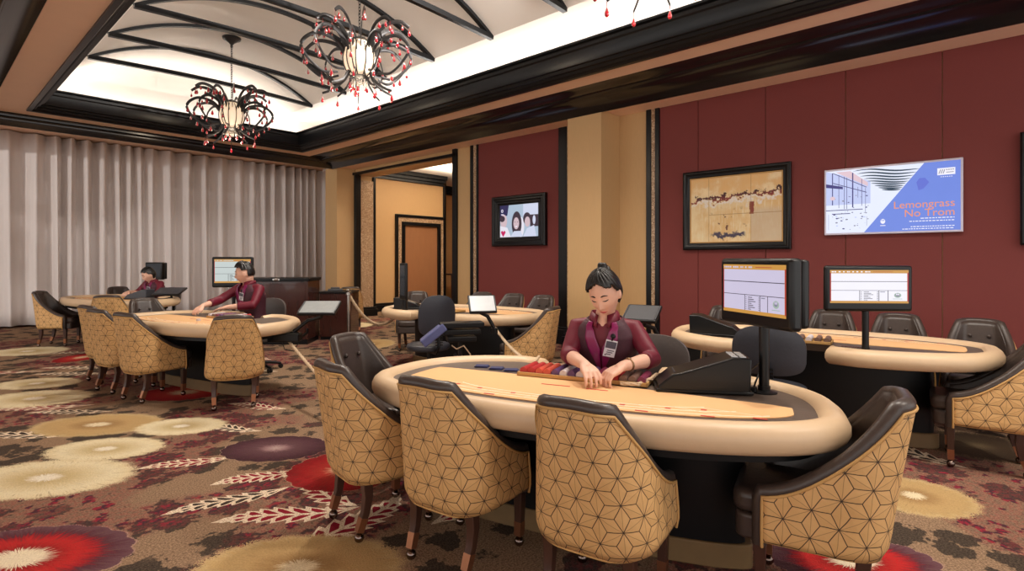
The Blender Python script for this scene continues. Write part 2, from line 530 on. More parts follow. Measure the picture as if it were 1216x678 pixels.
        vein = t.M('MAXIMUM', vein, t.M('LESS_THAN', ay, .10))
        col = t.mix(vein, c2, t.mix(fine, S(190, 160, 130), S(250, 234, 208)))
        base = t.mix(inside, base, col)
    WINE = S(140, 30, 46); DK = S(66, 54, 46)
    for a in ((1.25, 2.62, 150, .34, .10, WINE), (1.5, 2.75, 100, .30, .10, WINE), (1.42, 2.3, 20, .36, .12, WINE), (1.12, 3.0, 170, .3, .08, DK),
              (1.95, 1.95, -10, .3, .1, WINE), (.9, 5.7, 140, .34, .08, DK), (1.6, 4.3, 120, .3, .08, DK), (.55, 5.2, 140, .4, .09, DK), (1.15, 3.75, 160, .26, .08, WINE),
              (.75, 6.05, 150, .4, .09, WINE), (1.35, 7.95, 140, .45, .1, DK), (2.0, 4.75, 120, .3, .09, WINE), (.62, 8.3, 150, .5, .1, WINE), (1.35, 3.2, 165, .24, .09, WINE), (2.9, 1.0, 60, .3, .1, DK), (3.2, .62, 40, .28, .1, DK), (4.4, .5, 70, .35, .1, DK), (1.2, 7.6, 140, .4, .1, DK), (2.6, 6.4, 120, .4, .1, DK), (1.5, 9.3, 150, .4, .1, DK), (3.0, 7.2, 100, .4, .1, WINE)):
        leaf(*a)
    for a in ((.53, 4.09, .50, .31, 'cream'), (.88, 4.42, .38, .24, 'cream'), (.97, 5.11, .48, .30, 'tan'), (1.38, 4.6, .33, .23, 'cream'),
              (.31, 3.07, .47, .30, 'red'), (1.07, 2.14, .44, .27, 'tan'), (1.64, 3.6, .36, .26, 'plum'), (1.76, 2.92, .36, .33, 'rose'),
              (.88, 7.26, .40, .28, 'cream'), (.77, 6.49, .48, .34, 'cream'), (3.58, .375, .30, .27, 'tan'), (2.64, .48, .36, .22, 'red'), (4.83, .15, .38, .33, 'moss'),
              (1.75, 5.75, .40, .34, 'rose'), (1.5, 8.78, .25, .4, 'rose'), (4.6, 7.0, .37, .5, 'tan'), (1.1, 9.9, .5, .4, 'cream'), (2.6, 8.3, .5, .35, 'cream'), (3.4, 9.6, .5, .5, 'cream'),
              (2.3, 7.2, .4, .3, 'tan'), (5.6, 5.2, .4, .5, 'rose'), (5.9, 2.6, .5, .4, 'cream'), (3.2, 2.7, .45, .35, 'moss'), (2.6, 3.6, .5, .4, 'red'), (5.6, 9.3, .5, .5, 'cream'), (4.6, -.5, .4, .35, 'rose'), (2.7, 12.0, .6, .5, 'plum'), (.4, 11.5, .6, .5, 'cream')):
        disc(*a)
    t.link(base, t.b.inputs['Base Color'])
    t.b.inputs['Roughness'].default_value = .95
    t.b.inputs['Specular IOR Level'].default_value = .1
    t.bump(fine, .5, .006)
    return t.m
M['carpet'] = carpet_mat()

# ------------------------------------------------------------------ the room
XW = 6.52; XC = 6.09; ZS = 3.2; ZC = 3.35; YB = 10.66
X0, X1, YT = 1.139, 5.167, 10.19      # tray opening
YN = -4.0                              # the room runs on behind the camera
mb = MB(); mb.bb(-6, 16, YN, 16, -.1, 0)
struct(mb.build('floor', M['carpet'], smooth=0))
# tan ceiling round the tray, lower soffit along the right wall
mb = MB()
mb.bb(.762, X0, YN, YB - .08, ZC, ZC + .04); mb.bb(X1, 5.5, YN, YB - .08, ZC, ZC + .04); mb.bb(X0, X1, YT, YB - .08, ZC, ZC + .04)
mb.bb(XC, XW + .3, YN, 10.7, ZS, ZS + .06)
mb.bb(-6, .17, YN, 14.2, ZS, ZS + .06)
ceil = struct(mb.build('ceiling', M['soffit'], smooth=0))
# white cove box and barrel vault
mb = MB()
vx0, vx1, vz, vr = 1.63, 4.83, 3.99, .47
YV0, YV1 = YN, 10.45
mb.bb(.62, vx0, YN, YV1, vz, vz + .05); mb.bb(vx1, 5.68, YN, YV1, vz, vz + .05)
mb.bb(.60, .66, YN, YV1, ZC + .04, vz + .05); mb.bb(5.64, 5.70, YN, YV1, ZC + .04, vz + .05)
mb.bb(.6, 5.7, YV1, YV1 + .06, ZC + .04, vz + .7)
def vault_z(x):
    u = (x - 3.23) / 1.6
    u = max(-1, min(1, u))
    R = (1.6 ** 2 + vr ** 2) / (2 * vr)
    return vz + sqrt(R * R - (1.6 * u) ** 2) - (R - vr)
P = [[(vx0 + (vx1 - vx0) * i / 40, y, vault_z(vx0 + (vx1 - vx0) * i / 40)) for i in range(41)] for y in (YN, 0, 4, 8, YV1)]
mb.grid(P)
struct(mb.build('ceiling', M['white'], smooth=50))
# dark ribs: straight ties with an arch above each
sp = 1.117
for k in range(-3, 7):
    y = 9.18 - sp * k
    if y < 1.5: continue
    mb = MB()
    mb.tube([(vx0 + (vx1 - vx0) * i / 16, y, vz - .015 + .05 * sin(pi * i / 16)) for i in range(17)], (.036, .026), 4, up=(0, 1, 0), phase=pi / 4) if False else mb.tube([(vx0 + (vx1 - vx0) * i / 16, y, vz - .015 + .05 * sin(pi * i / 16)) for i in range(17)], .04, 4, up=(0, 1, 0), phase=pi / 4)
    if k >= 0:
        mb.tube([(vx0 + (vx1 - vx0) * i / 36, y, vault_z(vx0 + (vx1 - vx0) * i / 36) - .01) for i in range(37)], .042, 4, up=(0, 1, 0), phase=pi / 4)
        struct(mb.build('trim_%d' % (10 + k), M['black'], smooth=30))

def sweep_rect(prof, x0, x1, y0, y1, inward=True):
    """profile (offset inward, z) round the back three sides of a rectangle, mitred"""
    rows = []
    for d, z in prof:
        rows.append([(x0 + d, y0, z), (x0 + d, y1 - d, z), (x1 - d, y1 - d, z), (x1 - d, y0, z)])
    return rows
# tray rim: stepped black moulding
prof = [(-.02, ZC + .03), (-.02, ZC - .02), (.03, ZC - .02), (.045, ZC), (.07, ZC + .01), (.085, ZC + .035), (.11, ZC + .04), (.125, ZC + .07), (.15, ZC + .075), (.17, ZC + .12), (.185, ZC + .21), (.2, ZC + .225), (.205, ZC + .26), (.245, ZC + .27), (.25, ZC + .29), (.2, ZC + .30), (.02, ZC + .06)]
mb = MB(); mb.grid(sweep_rect(prof, X0, X1, YN, YT))
struct(mb.build('trim_1', M['blacktrim'], smooth=35))
# crown moulding along the right soffit, curtain wall and left side
def path_sweep(prof, path):
    return [[f(d, z) for f in path] for d, z in prof]
cr = [(0.02, ZS - .0), (0, ZS - .03), (-.03, ZS - .035), (-.06, ZS - .01), (-.10, ZS + .03), (-.17, ZS + .065), (-.26, ZS + .09), (-.33, ZS + .10), (-.36, ZS + .125), (-.44, ZS + .13), (-.47, ZS + .145), (-.59, ZS + .15), (-.6, ZS + .19), (.02, ZS + .19)]
cb = [(.02, ZS), (0, ZS - .03), (-.02, ZS - .03), (-.03, ZS - .005), (-.045, ZS + .03), (-.05, ZS + .07), (-.06, ZS + .10), (-.075, ZS + .12), (-.08, ZS + .125), (-.085, ZS + .13), (-.09, ZS + .145), (-.1, ZS + .15), (-.11, ZS + .19), (.02, ZS + .19)]
rows = []
for (d, z), (e, z2) in zip(cr, cb):
    rows.append([(.17 - d, YN, z), (.17 - d, YB + e, z), (XC + d, YB + e, z), (XC + d, YN, z)])
mb = MB(); mb.grid(rows)
struct(mb.build('trim_2', M['gloss'], smooth=35))
# wall behind: right wall with the corridor opening
mb = MB()
mb.bb(XW, XW + .3, YN, 7.3, 0, ZS)
mb.bb(XW, XW + .45, 7.3, 10.49, 3.08, ZS)
wr = struct(mb.build('wall_right', M['tanwall'], smooth=0))
# burgundy panels on it
sm_ = [-3.5, -2.68, -1.89, -1.1, -.32, .463, 1.25, 2.035, 2.82, 3.33]
for a, b in zip(sm_, sm_[1:]):
    mb = MB(); mb.bb(XW - .02, XW + .01, a + .003, b - .003, .27, ZS)
    struct(mb.build('wall_panel', M['red'], wr, smooth=0, bevel=.004))
mb = MB(); mb.bb(XW - .02, XW + .01, 4.95, 6.66, .27, ZS)
struct(mb.build('wall_panel', M['red'], wr, smooth=0, bevel=.004))
n_ = [20]
def trim(x0, x1, y0, y1, z0, z1, m='blacktrim', bevel=.006):
    mb = MB(); mb.bb(x0, x1, y0, y1, z0, z1)
    o = struct(mb.build('trim_%d' % n_[0], M[m], smooth=0, bevel=bevel)); n_[0] += 1
    return o
def trim_x(ya, yb, m='blacktrim', d=.04, z0=.2, z1=ZS): return trim(XW - d, XW + .005, ya, yb, z0, z1, m)
trim_x(3.33, 3.39); trim_x(3.39, 3.445, 'glitter', .03); trim_x(3.445, 3.515)
trim_x(4.80, 4.95); trim_x(4.755, 4.80, 'glitter', .03)
trim_x(6.66, 6.70); trim_x(6.70, 6.78, 'glitter', .03); trim_x(6.78, 6.85)
trim_x(7.2, 7.3, d=.05)
trim(XW - .05, XW + .03, 7.2, 10.6, 3.07, 3.125)
trim(XW - .02, XW + .12, 10.46, 10.52, 0, 3.1)
trim(XW + .12, XW + .45, 10.47, 10.53, .2, 2.98, 'glitter')
trim(XW + .44, XW + .5, 10.46, 10.54, .0, 3.08)
# pillar
mb = MB(); mb.bb(6.06, XW, 3.93, 4.47, 0, ZS - .001)
struct(mb.build('pillar', M['tanwall'], smooth=0, bevel=.006))
# baseboards
def base(name, x0, x1, y0, y1, h=.27):
    mb = MB(); mb.bb(x0, x1, y0, y1, 0, h - .05)
    mb.bb(x0 + .012, x1 - .012, y0 + .012, y1 - .012, h - .05, h - .015)
    mb.bb(x0 + .03, x1 - .02, y0 + .02, y1 - .02, h - .02, h)
    struct(mb.build(name, M['blacktrim'], smooth=0, bevel=.006))
base('baseboard_right', XW - .07, XW + .02, YN, 3.93)
base('baseboard_right', 6.06 - .06, XW + .02, 3.87, 4.53, .25)
base('baseboard_right', XW - .07, XW + .02, 4.53, 7.3)
base('baseboard_corridor', XW, XW + .52, 10.42, 10.5, .2)
base('baseboard_corridor', XW + .4, 9.75, 11.12, 11.22, .2)
# stub of back wall beside the curtain and the curtain recess
mb = MB(); mb.bb(6.1, 7.0, 10.53, 11.0, 0, ZS)
mb.bb(7.9, 8.0, 11.3, 14.0, 0, 3.7); mb.bb(-6, 8, 13.9, 14.0, 0, 3.7)
struct(mb.build('wall_back', M['tanwall'], smooth=0))
mb = MB(); mb.bb(-6, 8, 10.74, 14, 3.6, 3.66)
struct(mb.build('ceiling', M['soffit'], smooth=0))
# corridor beyond
mb = MB(); mb.bb(6.97, 9.72, 11.2, 11.3, 0, 3.6); mb.bb(9.62, 9.72, 11.2, 12.7, 0, 3.6); mb.bb(9.6, 14, 12.6, 12.7, 0, 3.6)
mb.bb(13.9, 14, 6, 12.7, 0, 3.6); mb.bb(6.8, 14, 6.6, 6.7, 0, 3.6)
struct(mb.build('wall_corridor', M['tanwall'], smooth=0))
mb = MB(); mb.bb(6.97, 14, 6.6, 12.7, 3.44, 3.5)
struct(mb.build('ceiling', M['white'], smooth=0))
mb = MB()
for z0, z1, d in ((3.19, 3.26, .05), (3.26, 3.34, .10), (3.34, 3.45, .18)): mb.bb(6.97, 9.62, 11.2 - d, 11.21, z0, z1)
struct(mb.build('trim_4', M['blacktrim'], smooth=0, bevel=.008))
mb = MB()
for z0, z1, d in ((3.19, 3.26, .05), (3.26, 3.34, .10), (3.34, 3.45, .18)): mb.bb(9.6, 13.9, 12.6 - d, 12.61, z0, z1)
struct(mb.build('trim_5', M['blacktrim'], smooth=0, bevel=.008))
trim(9.6, 9.66, 11.14, 11.2, 0, 3.2)
# corridor door with its layered surround
door = struct(thing('door_1', None, None, (8.06, 11.2, 0)))
del_keys = [k for k in ('label', 'category') if k in door]
def dpart(name, m, x0, x1, z0, z1, d):
    mb = MB(); mb.bb(x0, x1, -d, .01, z0, z1); return mb.build(name, M[m], door, smooth=0, bevel=.004)
mb = MB(); Wd, Hd = 1.62, 2.36
def frame_mb(x0, x1, z1, t, d):
    m = MB(); m.bb(x0, x0 + t, -d, .01, 0, z1); m.bb(x1 - t, x1, -d, .01, 0, z1); m.bb(x0 + t, x1 - t, -d, .01, z1 - t, z1); return m
frame_mb(0, 1.6, 2.37, .07, .06).build('outer_frame', M['blacktrim'], door, smooth=0, bevel=.004)
frame_mb(.07, 1.53, 2.30, .11, .035).build('mosaic_band', M['glitter'], door, smooth=0)
frame_mb(.18, 1.42, 2.19, .09, .07).build('inner_frame', M['blacktrim'], door, smooth=0, bevel=.004)
mb = MB(); mb.bb(.27, 1.33, -.02, .01, 0, 2.10); mb.build('door_leaf', mat('brown_door', S(150, 104, 70), .5, var=.08, scale=14, stretch=(1, 1, .2)), door, smooth=0)
# curtain
xs = np.arange(-5.6, 7.9, .02)
ph = np.cumsum(.02 * 2 * pi / (.30 + .09 * np.sin(xs * 1.7) + .05 * np.sin(xs * 5.1 + 1)))
def curtain_row(z):
    q = z / 3.6
    rows = []
    for x, p in zip(xs, ph):
        a = .10 + .03 * sin(x * 3.3)
        y = 13.45 + a * sin(p) + .03 * sin(2 * p + .8) * (1 - q) + .012 * sin(3.1 * p)
        rows.append((x + .03 * sin(p * .5) * (1 - q), y, z))
    return rows
mb = MB(); mb.grid([curtain_row(z) for z in (.035, .3, 1.0, 1.8, 2.6, 3.2, 3.58)])
tag(mb.build('curtain', M['curtain'], smooth=80, solid=.008), 'floor length oyster grey pleated curtain covering the whole back wall', 'curtain')
# ------------------------------------------------------------------ club chairs (local +y is forward)
def chair_shell():
    hw, yb, yf, rc = .228, -.235, .14, .15
    path = []
    n1, n2, n3 = 10, 14, 10
    for i in range(n1): path.append((hw, yf + (yb + rc - yf) * i / n1))
    for i in range(n2): 
        a = pi / 2 * i / n2
        path.append((hw - rc + rc * cos(a), yb + rc - rc * sin(a)))
    for i in range(n3): path.append((hw - rc - (2 * hw - 2 * rc) * i / n3, yb))
    for i in range(n2):
        a = pi / 2 * i / n2
        path.append((-hw + rc - rc * sin(a), yb + rc - rc * cos(a)))
    for i in range(n1 + 1): path.append((-hw, yb + rc + (yf - yb - rc) * i / n1))
    P = np.array(path)
    L = np.concatenate([[0], np.cumsum(np.hypot(*np.diff(P, axis=0).T))]); L -= L[-1] / 2
    ycorner = -.185
    def top(l):
        lc = .18
        if l <= lc: return .785 - .010 * (l / lc) ** 2
        t = min(1, (l - lc) / (L[-1] - lc))
        return .45 + .325 * (1 - t) ** 1.75 
    def place(x, y, z, off=0):
        # taper towards the top, lean the back, tuck the base in
        q = max(0, (z - .25) / .55)
        sx = 1 - .22 * q ** 1.2 - .05 * (1 - min(1, q / .12)) ** 2
        back = max(0, min(1, (yf - y) / (yf - yb)))
        return [x * sx, y - .085 * q ** 1.15 * back + .02 * (1 - min(1, q / .12)) ** 2 * back, z]
    N = []
    for i in range(len(P)):
        d = P[min(i + 1, len(P) - 1)] - P[max(i - 1, 0)]
        d = d / np.hypot(*d); N.append((d[1], -d[0]))   # inward normal
    N = np.array(N)
    if (N[0] * P[0]).sum() > 0: N = -N
    T = np.array([top(abs(l)) for l in L])
    return P, L, N, T, place
def make_chair():
    t = thing('club_chair', 'tmp', 'chair')
    P, L, N, T, place = chair_shell()
    zb = .25; K = 12
    mb = MB(); rows = []; uv = []
    for k in range(K + 1):
        r = []
        for i in range(len(P)):
            z = zb + (T[i] - .022 - zb) * k / K
            zz = z + (.02 * (1 - k / K) * (abs(P[i][0]) / .225) ** 3)
            r.append(place(P[i][0], P[i][1], zz)); uv.append((L[i], zz))
        rows.append(r)
    mb.grid(rows, flip=True)
    mb.build('back_shell', M['star'], t, uv=uv, smooth=60, solid=.006)
    th = .046
    mb = MB(); rows = []
    for k in range(K + 1):
        r = []
        for i in range(len(P)):
            z = .33 + (T[i] - .01 - .33) * k / K
            b = place(P[i][0], P[i][1], z)
            thk = th * (1 + .35 * sin(pi * k / K))
            r.append((b[0] + N[i][0] * thk, b[1] + N[i][1] * thk, z))
        rows.append(r)
    mb.grid(rows)
    mb.build('back_lining', M['leather'], t, smooth=60, solid=.006)
    # leather roll along the top and down the front of the arms
    cen = []
    for i in range(len(P)):
        b = place(P[i][0], P[i][1], T[i] - .015)
        cen.append(Vector((b[0] + N[i][0] * th * .5, b[1] + N[i][1] * th * .5, T[i] - .014)))
    a, z0 = cen[0], .255
    down = lambda c: [Vector((c.x, c.y + .01, zb + (c.z - zb) * q)) for q in (0, .3, .6, .85)]
    roll = down(cen[0]) + cen + down(cen[-1])[::-1]
    mb = MB(); mb.tube(roll, .026, 10)
    mb.build('leather_roll', M['leather'], t, smooth=70)
    # piping
    pp = []
    for i in range(len(P)):
        b = place(P[i][0], P[i][1], T[i] - .024)
        pp.append(Vector((b[0] - N[i][0] * .004, b[1] - N[i][1] * .004, T[i] - .026)))
    def fr(i):
        return [Vector((*place(P[i][0], P[i][1], z)[:2], z)) - Vector((N[i][0], N[i][1], 0)) * .004 for z in np.linspace(zb, T[i] - .05, 5)]
    bot = [Vector((*place(P[i][0], P[i][1], zb)[:2], zb + .02 * (abs(P[i][0]) / .225) ** 3)) for i in range(len(P))]
    mb = MB(); mb.tube(fr(0) + pp + fr(-1)[::-1], .0055, 6); mb.tube(bot, .006, 6)
    mb.build('piping', M['pipe'], t, smooth=70)
    # seat
    def rrect(x0, x1, y0, y1, r, n=5):
        o = []
        for cx, cy, a0 in ((x1 - r, y1 - r, 0), (x0 + r, y1 - r, 90), (x0 + r, y0 + r, 180), (x1 - r, y0 + r, 270)):
            for i in range(n + 1):
                a = radians(a0 + 90 * i / n); o.append((cx + r * cos(a), cy + r * sin(a)))
        return o
    mb = MB(); mb.prism(rrect(-.175, .175, -.16, .245, .05), .335, .42)
    mb.build('seat', M['leather'], t, smooth=60, bevel=.028, seg=4)
    mb = MB(); mb.prism(rrect(-.185, .185, -.17, .235, .04), .25, .34)
    mb.build('seat_frame', M['leather'], t, smooth=60, bevel=.012, seg=3)
    for sx in (-1, 1):
        b = place(0, -.235, .67)
        mb = MB(); mb.ell((sx * .055, b[1] + .073, .665), (.013, .010, .013), 10, 8)
        mb.build('tufting_button', M['leather'], t)
    for sx, rear in ((-1, 1), (1, 1), (-1, 0), (1, 0)):
        if rear: c = [(sx * .15, -.165, .27), (sx * .152, -.158, .2), (sx * .15, -.168, .13), (sx * .146, -.195, .05)]
        else: c = [(sx * .168, .15, .27), (sx * .168, .15, .16), (sx * .166, .148, .05)]
        rr = np.linspace(.031, .020, len(c))
        mb = MB(); mb.tube(c, list(rr), 4, up=(0, 1, 0), phase=pi / 4)
        lg = mb.build('leg', M['darkwood'], t, smooth=30, bevel=.003)
        e = Vector(c[-1]); d = (Vector(c[-2]) - e).normalized()
        mb = MB(); mb.tube([e - d * .002, e + d * .06], [.0225, .0245], 4, up=(0, 1, 0), phase=pi / 4)
        mb.build('ferrule', M['copper'], lg, smooth=30)
        mb = MB(); mb.ell((e.x, e.y, .0215), (.0215, .0215, .0215), 12, 8); mb.tube([(e.x, e.y, .035), (e.x, e.y, .055)], .009, 8)
        mb.build('caster', M['caster'], lg)
    return t
chair0 = make_chair()
chair_used = [False]
def chair(x, y, face, label, group=None):
    rz = radians(face - 90)
    if not chair_used[0]:
        chair_used[0] = True
        chair0.location = (x, y, 0); chair0.rotation_euler = (0, 0, rz); chair0['label'] = label
        if group: chair0['group'] = group
        return chair0
    return dup(chair0, (x, y, 0), rz, label, group)
def chair_rear(x, y, face, label, group=None):
    """placed by the midpoint between its rear casters"""
    a = radians(face)
    return chair(x + .195 * cos(a), y + .195 * sin(a), face, label, group)

# ------------------------------------------------------------------ card tables (local +y is the dealer's side)
TA, TF, TB = 1.05, .42, .71
def tpt(a, k=1.0):
    c, s = cos(a), sin(a)
    x = TA * math.copysign(abs(c) ** .85, c); 
    y = TB * abs(s) ** .72 if s > 0 else -TF * abs(s) ** .9
    return x * k, y * k
def toff(d, n=120, a0=0, a1=2 * pi):
    """outline moved inwards by d"""
    o = []
    for i in range(n):
        a = a0 + (a1 - a0) * i / n
        x, y = tpt(a); x1, y1 = tpt(a + .02); x0, y0 = tpt(a - .02)
        tx, ty = x1 - x0, y1 - y0; L = math.hypot(tx, ty) or 1
        o.append((x - ty / L * d, y + tx / L * d))
    return o
ZR, ZT = .69, .66
NY = .40      # inner edge of the dealer's cut-out
def angle_for(x):
    best = min((abs(tpt(a)[0] - x), a) for a in np.linspace(.05, pi - .05, 600))
    return best[1]
def make_table(name, label, loc, rz, NL=-.15, NR=.36, group=None):
    t = thing(name, label, 'card table', loc, radians(rz), group)
    a0, a1 = angle_for(NL), angle_for(NR) + 2 * pi
    # padded rail
    path = []
    for i in range(97):
        a = a0 + (a1 - a0) * i / 96
        x, y = tpt(a); x1, y1 = tpt(a + .02); x0, y0 = tpt(a - .02)
        tx, ty = x1 - x0, y1 - y0; L = math.hypot(tx, ty)
        path.append((x - ty / L * .055, y + tx / L * .055, ZR - .06))
    s, e = path[0], path[-1]
    path = [(NL + .015, NY + .1, ZR - .06), (NL + .015, s[1] - .16, ZR - .06), (NL + .01, s[1] - .05, ZR - .06)] + path[2:-2] + [(NR - .01, e[1] - .05, ZR - .06), (NR - .015, e[1] - .16, ZR - .06), (NR - .015, NY + .1, ZR - .06)]
    rr = [(.058, .058)] * len(path)
    for i in (0, 1): rr[i] = (.05, .03); rr[-1 - i] = (.05, .03)
    mb = MB(); mb.tube(path, rr, 14, up=(0, 0, 1))
    mb.build('padded_rail', M['rail'], t, smooth=70, bevel=0)
    # playing surface with the dealer's cut-out
    poly = toff(.06, 110, a0, a1)
    poly += [(NR - .01, poly[-1][1] - .02), (NR - .01, NY - .06), (NL + .01, NY - .06), (NL + .01, poly[0][1] - .02)]
    mb = MB(); mb.prism(poly, ZT - .05, ZT)
    mb.build('table_top', M['tabletop'], t, smooth=0)
    # apricot felt laid into it: half moon on the players' side
    chord = lambda x: .235 - .02 * (x + .95) - .09 * max(0, x + .3)
    inner = toff(.185, 240, pi * .5, pi * 2.5)
    low = [p for p in inner if p[1] <= chord(p[0])]
    fp = low + [(x, chord(x)) for x in np.linspace(low[-1][0], low[0][0], 24)[1:-1]]
    mb = MB(); mb.prism(fp, ZT + .0005, ZT + .004)
    # printed betting lines on the felt
    z = ZT + .0045
    def line(p, w=.006):
        for (xa, ya), (xb, yb) in zip(p, p[1:]):
            L = math.hypot(xb - xa, yb - ya) or 1
            nx, ny = -(yb - ya) / L * w / 2, (xb - xa) / L * w / 2
            mb.add([(xa + nx, ya + ny, z), (xb + nx, yb + ny, z), (xb - nx, yb - ny, z), (xa - nx, ya - ny, z)], [(3, 2, 1, 0)], 1)
    def arc(k, c=.02):
        o = []
        for i in range(31):
            a = -pi * (.13 + .74 * i / 30); x, y = tpt(a)
            o.append((x * k, c + (y - c) * k * .62))
        return o
    for k in (.8, .68, .56): line(arc(k))
    A, B = arc(.8), arc(.56)
    for i in range(1, 31, 4): line([A[i], B[i]], .003)
    for i in range(3, 29, 4):
        q = arc(.86)[i]; mb.box((q[0], q[1], z), (.05, .012, .0006), 0, 2)
        q = arc(.63)[i]; mb.box((q[0], q[1], z), (.022, .014, .0006), 0, 2)
    mb.box((-.12, .07, z), (.14, .012, .0006), 0, 2); mb.box((.08, .06, z), (.1, .012, .0006), 0, 2)
    mb.build('felt', [M['felt'], M['layout'], M['redprint']], t, smooth=0)
    # pedestal
    ped = [(x * .66, (y - .12) * .21 + .11) for x, y in toff(0, 60)]
    mb = MB(); mb.prism(ped, .1, ZT - .05)
    ap = [(x * .9, y * .86 + .01) for x, y in toff(0, 60)]
    mb.build('pedestal', M['black'], t, smooth=40)
    mb = MB(); mb.prism([(x * 1.04, (y - .11) * 1.1 + .11) for x, y in ped], 0, .1)
    mb.build('plinth', M['plinth'], t, smooth=40, bevel=.006)
    mb = MB(); mb.prism([(x * .9, min(y * .84, NY - .08)) for x, y in toff(0, 60)], ZT - .12, ZT - .05)
    mb.build('under_frame', M['black'], t, smooth=40)
    # dealer's chip tray
    tr = MB(); x0, x1, y0, y1 = NL + .03, NR - .03, NY - .21, NY - .01
    zt = ZT + .004
    tr.bb(x0, x1, y0, y1, zt, zt + .006)
    tr.bb(x0, x1, y0, y0 + .008, zt, zt + .02); tr.bb(x0, x1, y1 - .008, y1, zt, zt + .02); tr.bb(x0, x0 + .008, y0, y1, zt, zt + .02); tr.bb(x1 - .008, x1, y0, y1, zt, zt + .02)
    tr.build('chip_tray', M['pipe'], t, smooth=0, bevel=.002)
    return t
T_MAIN = ((2.0, 1.43, 0), -72)
T_LEFT = ((1.86, 5.80, 0), -75)
T_RIGHT = ((4.60, 1.07, 0), 98)
T_MID = ((4.38, 4.68, 0), 101)
T_FAR = ((2.01, 9.80, 0), -75)
def tw(T, x, y, z=0):
    (cx, cy, _), r = T; a = radians(r)
    return (cx + x * cos(a) - y * sin(a), cy + x * sin(a) + y * cos(a), z)
make_table('card_table', 'large oval foreground card table with cream rail where the woman with hair bun deals', *T_MAIN, NL=-.40, NR=.31)
make_table('card_table', 'oval cream railed card table in front of the man dealing', *T_LEFT)
make_table('card_table', 'oval cream railed card table along the burgundy wall below the painting', *T_RIGHT)
make_table('card_table', 'oval cream railed card table without a dealer near the corridor opening', *T_MID)
make_table('card_table', 'farthest oval card table, close to the grey curtain', *T_FAR)

# chairs at the foreground table
chair_rear(1.36, 2.27, -8, 'star fabric club chair, leftmost of the row along the foreground table')
chair_rear(1.43, 1.70, 8, 'star fabric club chair, second from the left along the foreground table')
chair_rear(1.56, 1.08, 10, 'star fabric club chair nearest the camera, centre of the foreground table')
chair_rear(2.285, .36, 103, 'club chair seen from its left side at the right end of the foreground table')
chair(1.90, 2.77, -74, 'club chair with tufted leather front rising behind the leftmost foreground chair')
# chairs at the left table
chair_rear(1.83, 4.79, 66, 'club chair with its star fabric back square to camera before the man dealing')
chair_rear(1.33, 5.70, 14, 'nearest of three club chairs lined up along the left of the dealing man\'s table')
chair_rear(1.25, 6.30, 12, 'middle of three club chairs lined up along the left of the dealing man\'s table')
chair_rear(1.28, 6.88, 10, 'farthest of three club chairs lined up along the left of the dealing man\'s table')
chair(1.92, 7.32, -80, 'club chair showing its tufted leather inside beyond the dealing man\'s table')
# chairs at the far table
chair(1.50, 10.26, -36, 'club chair farthest left in the room, side view before the curtain')
chair(1.84, 8.80, 62, 'club chair with star fabric back at the near side of the farthest table')
chair(2.42, 10.85, -80, 'club chair facing the camera at the far end of the farthest table')
# chairs at the middle table
chair(4.72, 6.12, 222, 'leather fronted club chair left of the blue grey task chair at the unattended table')
chair(5.16, 5.40, 194, 'leather fronted club chair partly hidden behind the white tablet at the unattended table')
chair(5.22, 4.88, 190, 'leather fronted club chair second from the right behind the unattended table')
chair(5.22, 4.38, 188, 'leather fronted club chair behind the star backed chair of the unattended table')
chair(4.15, 3.55, 106, 'club chair with golden star fabric back at the right end of the unattended table')
# chairs at the right table
chair(5.22, 1.98, 200, 'leather fronted club chair behind the left end of the table below the painting')
chair(5.40, 1.16, 188, 'tufted leather club chair just left of the wide screen\'s pole by the burgundy wall')
chair(5.37, .66, 188, 'tufted leather club chair just right of the wide screen\'s pole by the burgundy wall')
chair(5.28, .16, 182, 'tufted leather club chair nearest the right edge along the burgundy wall')
chair(4.40, .13, 96, 'club chair at the right edge of the photo, seen from its left side')
# beside the podium
chair(5.10, 8.38, 60, 'club chair seen from behind, beside the chrome post and the dark podium')
# ------------------------------------------------------------------ wall pieces
SC_W = emis('screen_white', S(246, 244, 255), 1.0)
SC_P = emis('screen_lilac', S(216, 208, 234), .9)
SC_GRN = emis('screen_mint', S(206, 216, 214), .9)
SC_O = emis('screen_amber', S(214, 156, 74), .9)
SC_R = emis('screen_red', S(190, 20, 60), .8)
SC_K = emis('screen_ink', S(50, 44, 60), .8)
SC_G = emis('screen_grey', S(150, 150, 170), .8)
SC_GR = emis('screen_green', S(172, 192, 180), .9)
TV_B = emis('screen_periwinkle', S(112, 138, 226), 1.0)
TV_B2 = emis('screen_violet', S(98, 114, 214), 1.0)
TV_O = emis('screen_orange', S(240, 150, 110), 1.0)
TV_W = emis('screen_pale', S(228, 234, 252), 1.05)
TV_S = emis('screen_teal_stripe', S(40, 66, 88), .9)
TV_I = emis('screen_indigo', S(66, 62, 130), .9)
TV_L = emis('screen_sky', S(196, 206, 246), 1.0)
TV_C = emis('screen_coral', S(226, 198, 210), 1.0)
def wall_empty(name, label, cat, y, z, x=XW - .02):
    # local +x runs to the viewer's right along the wall (towards -Y), local -y faces the room, local z is up
    o = thing(name, label, cat, (x, y, z)); o.rotation_euler = (0, 0, radians(-90)); return o
def flat(mb, poly, d, mi=0):
    """flat polygon in the local xz plane at distance d in front of the wall"""
    vs = [(x, -d, z) for x, z in poly]
    a = sum(poly[i][0] * poly[(i + 1) % len(poly)][1] - poly[(i + 1) % len(poly)][0] * poly[i][1] for i in range(len(poly)))
    return mb.add(vs, [tuple(range(len(poly))) if a > 0 else tuple(range(len(poly)))[::-1]], mi)
def rc(x0, x1, z0, z1): return [(x0, z0), (x1, z0), (x1, z1), (x0, z1)]
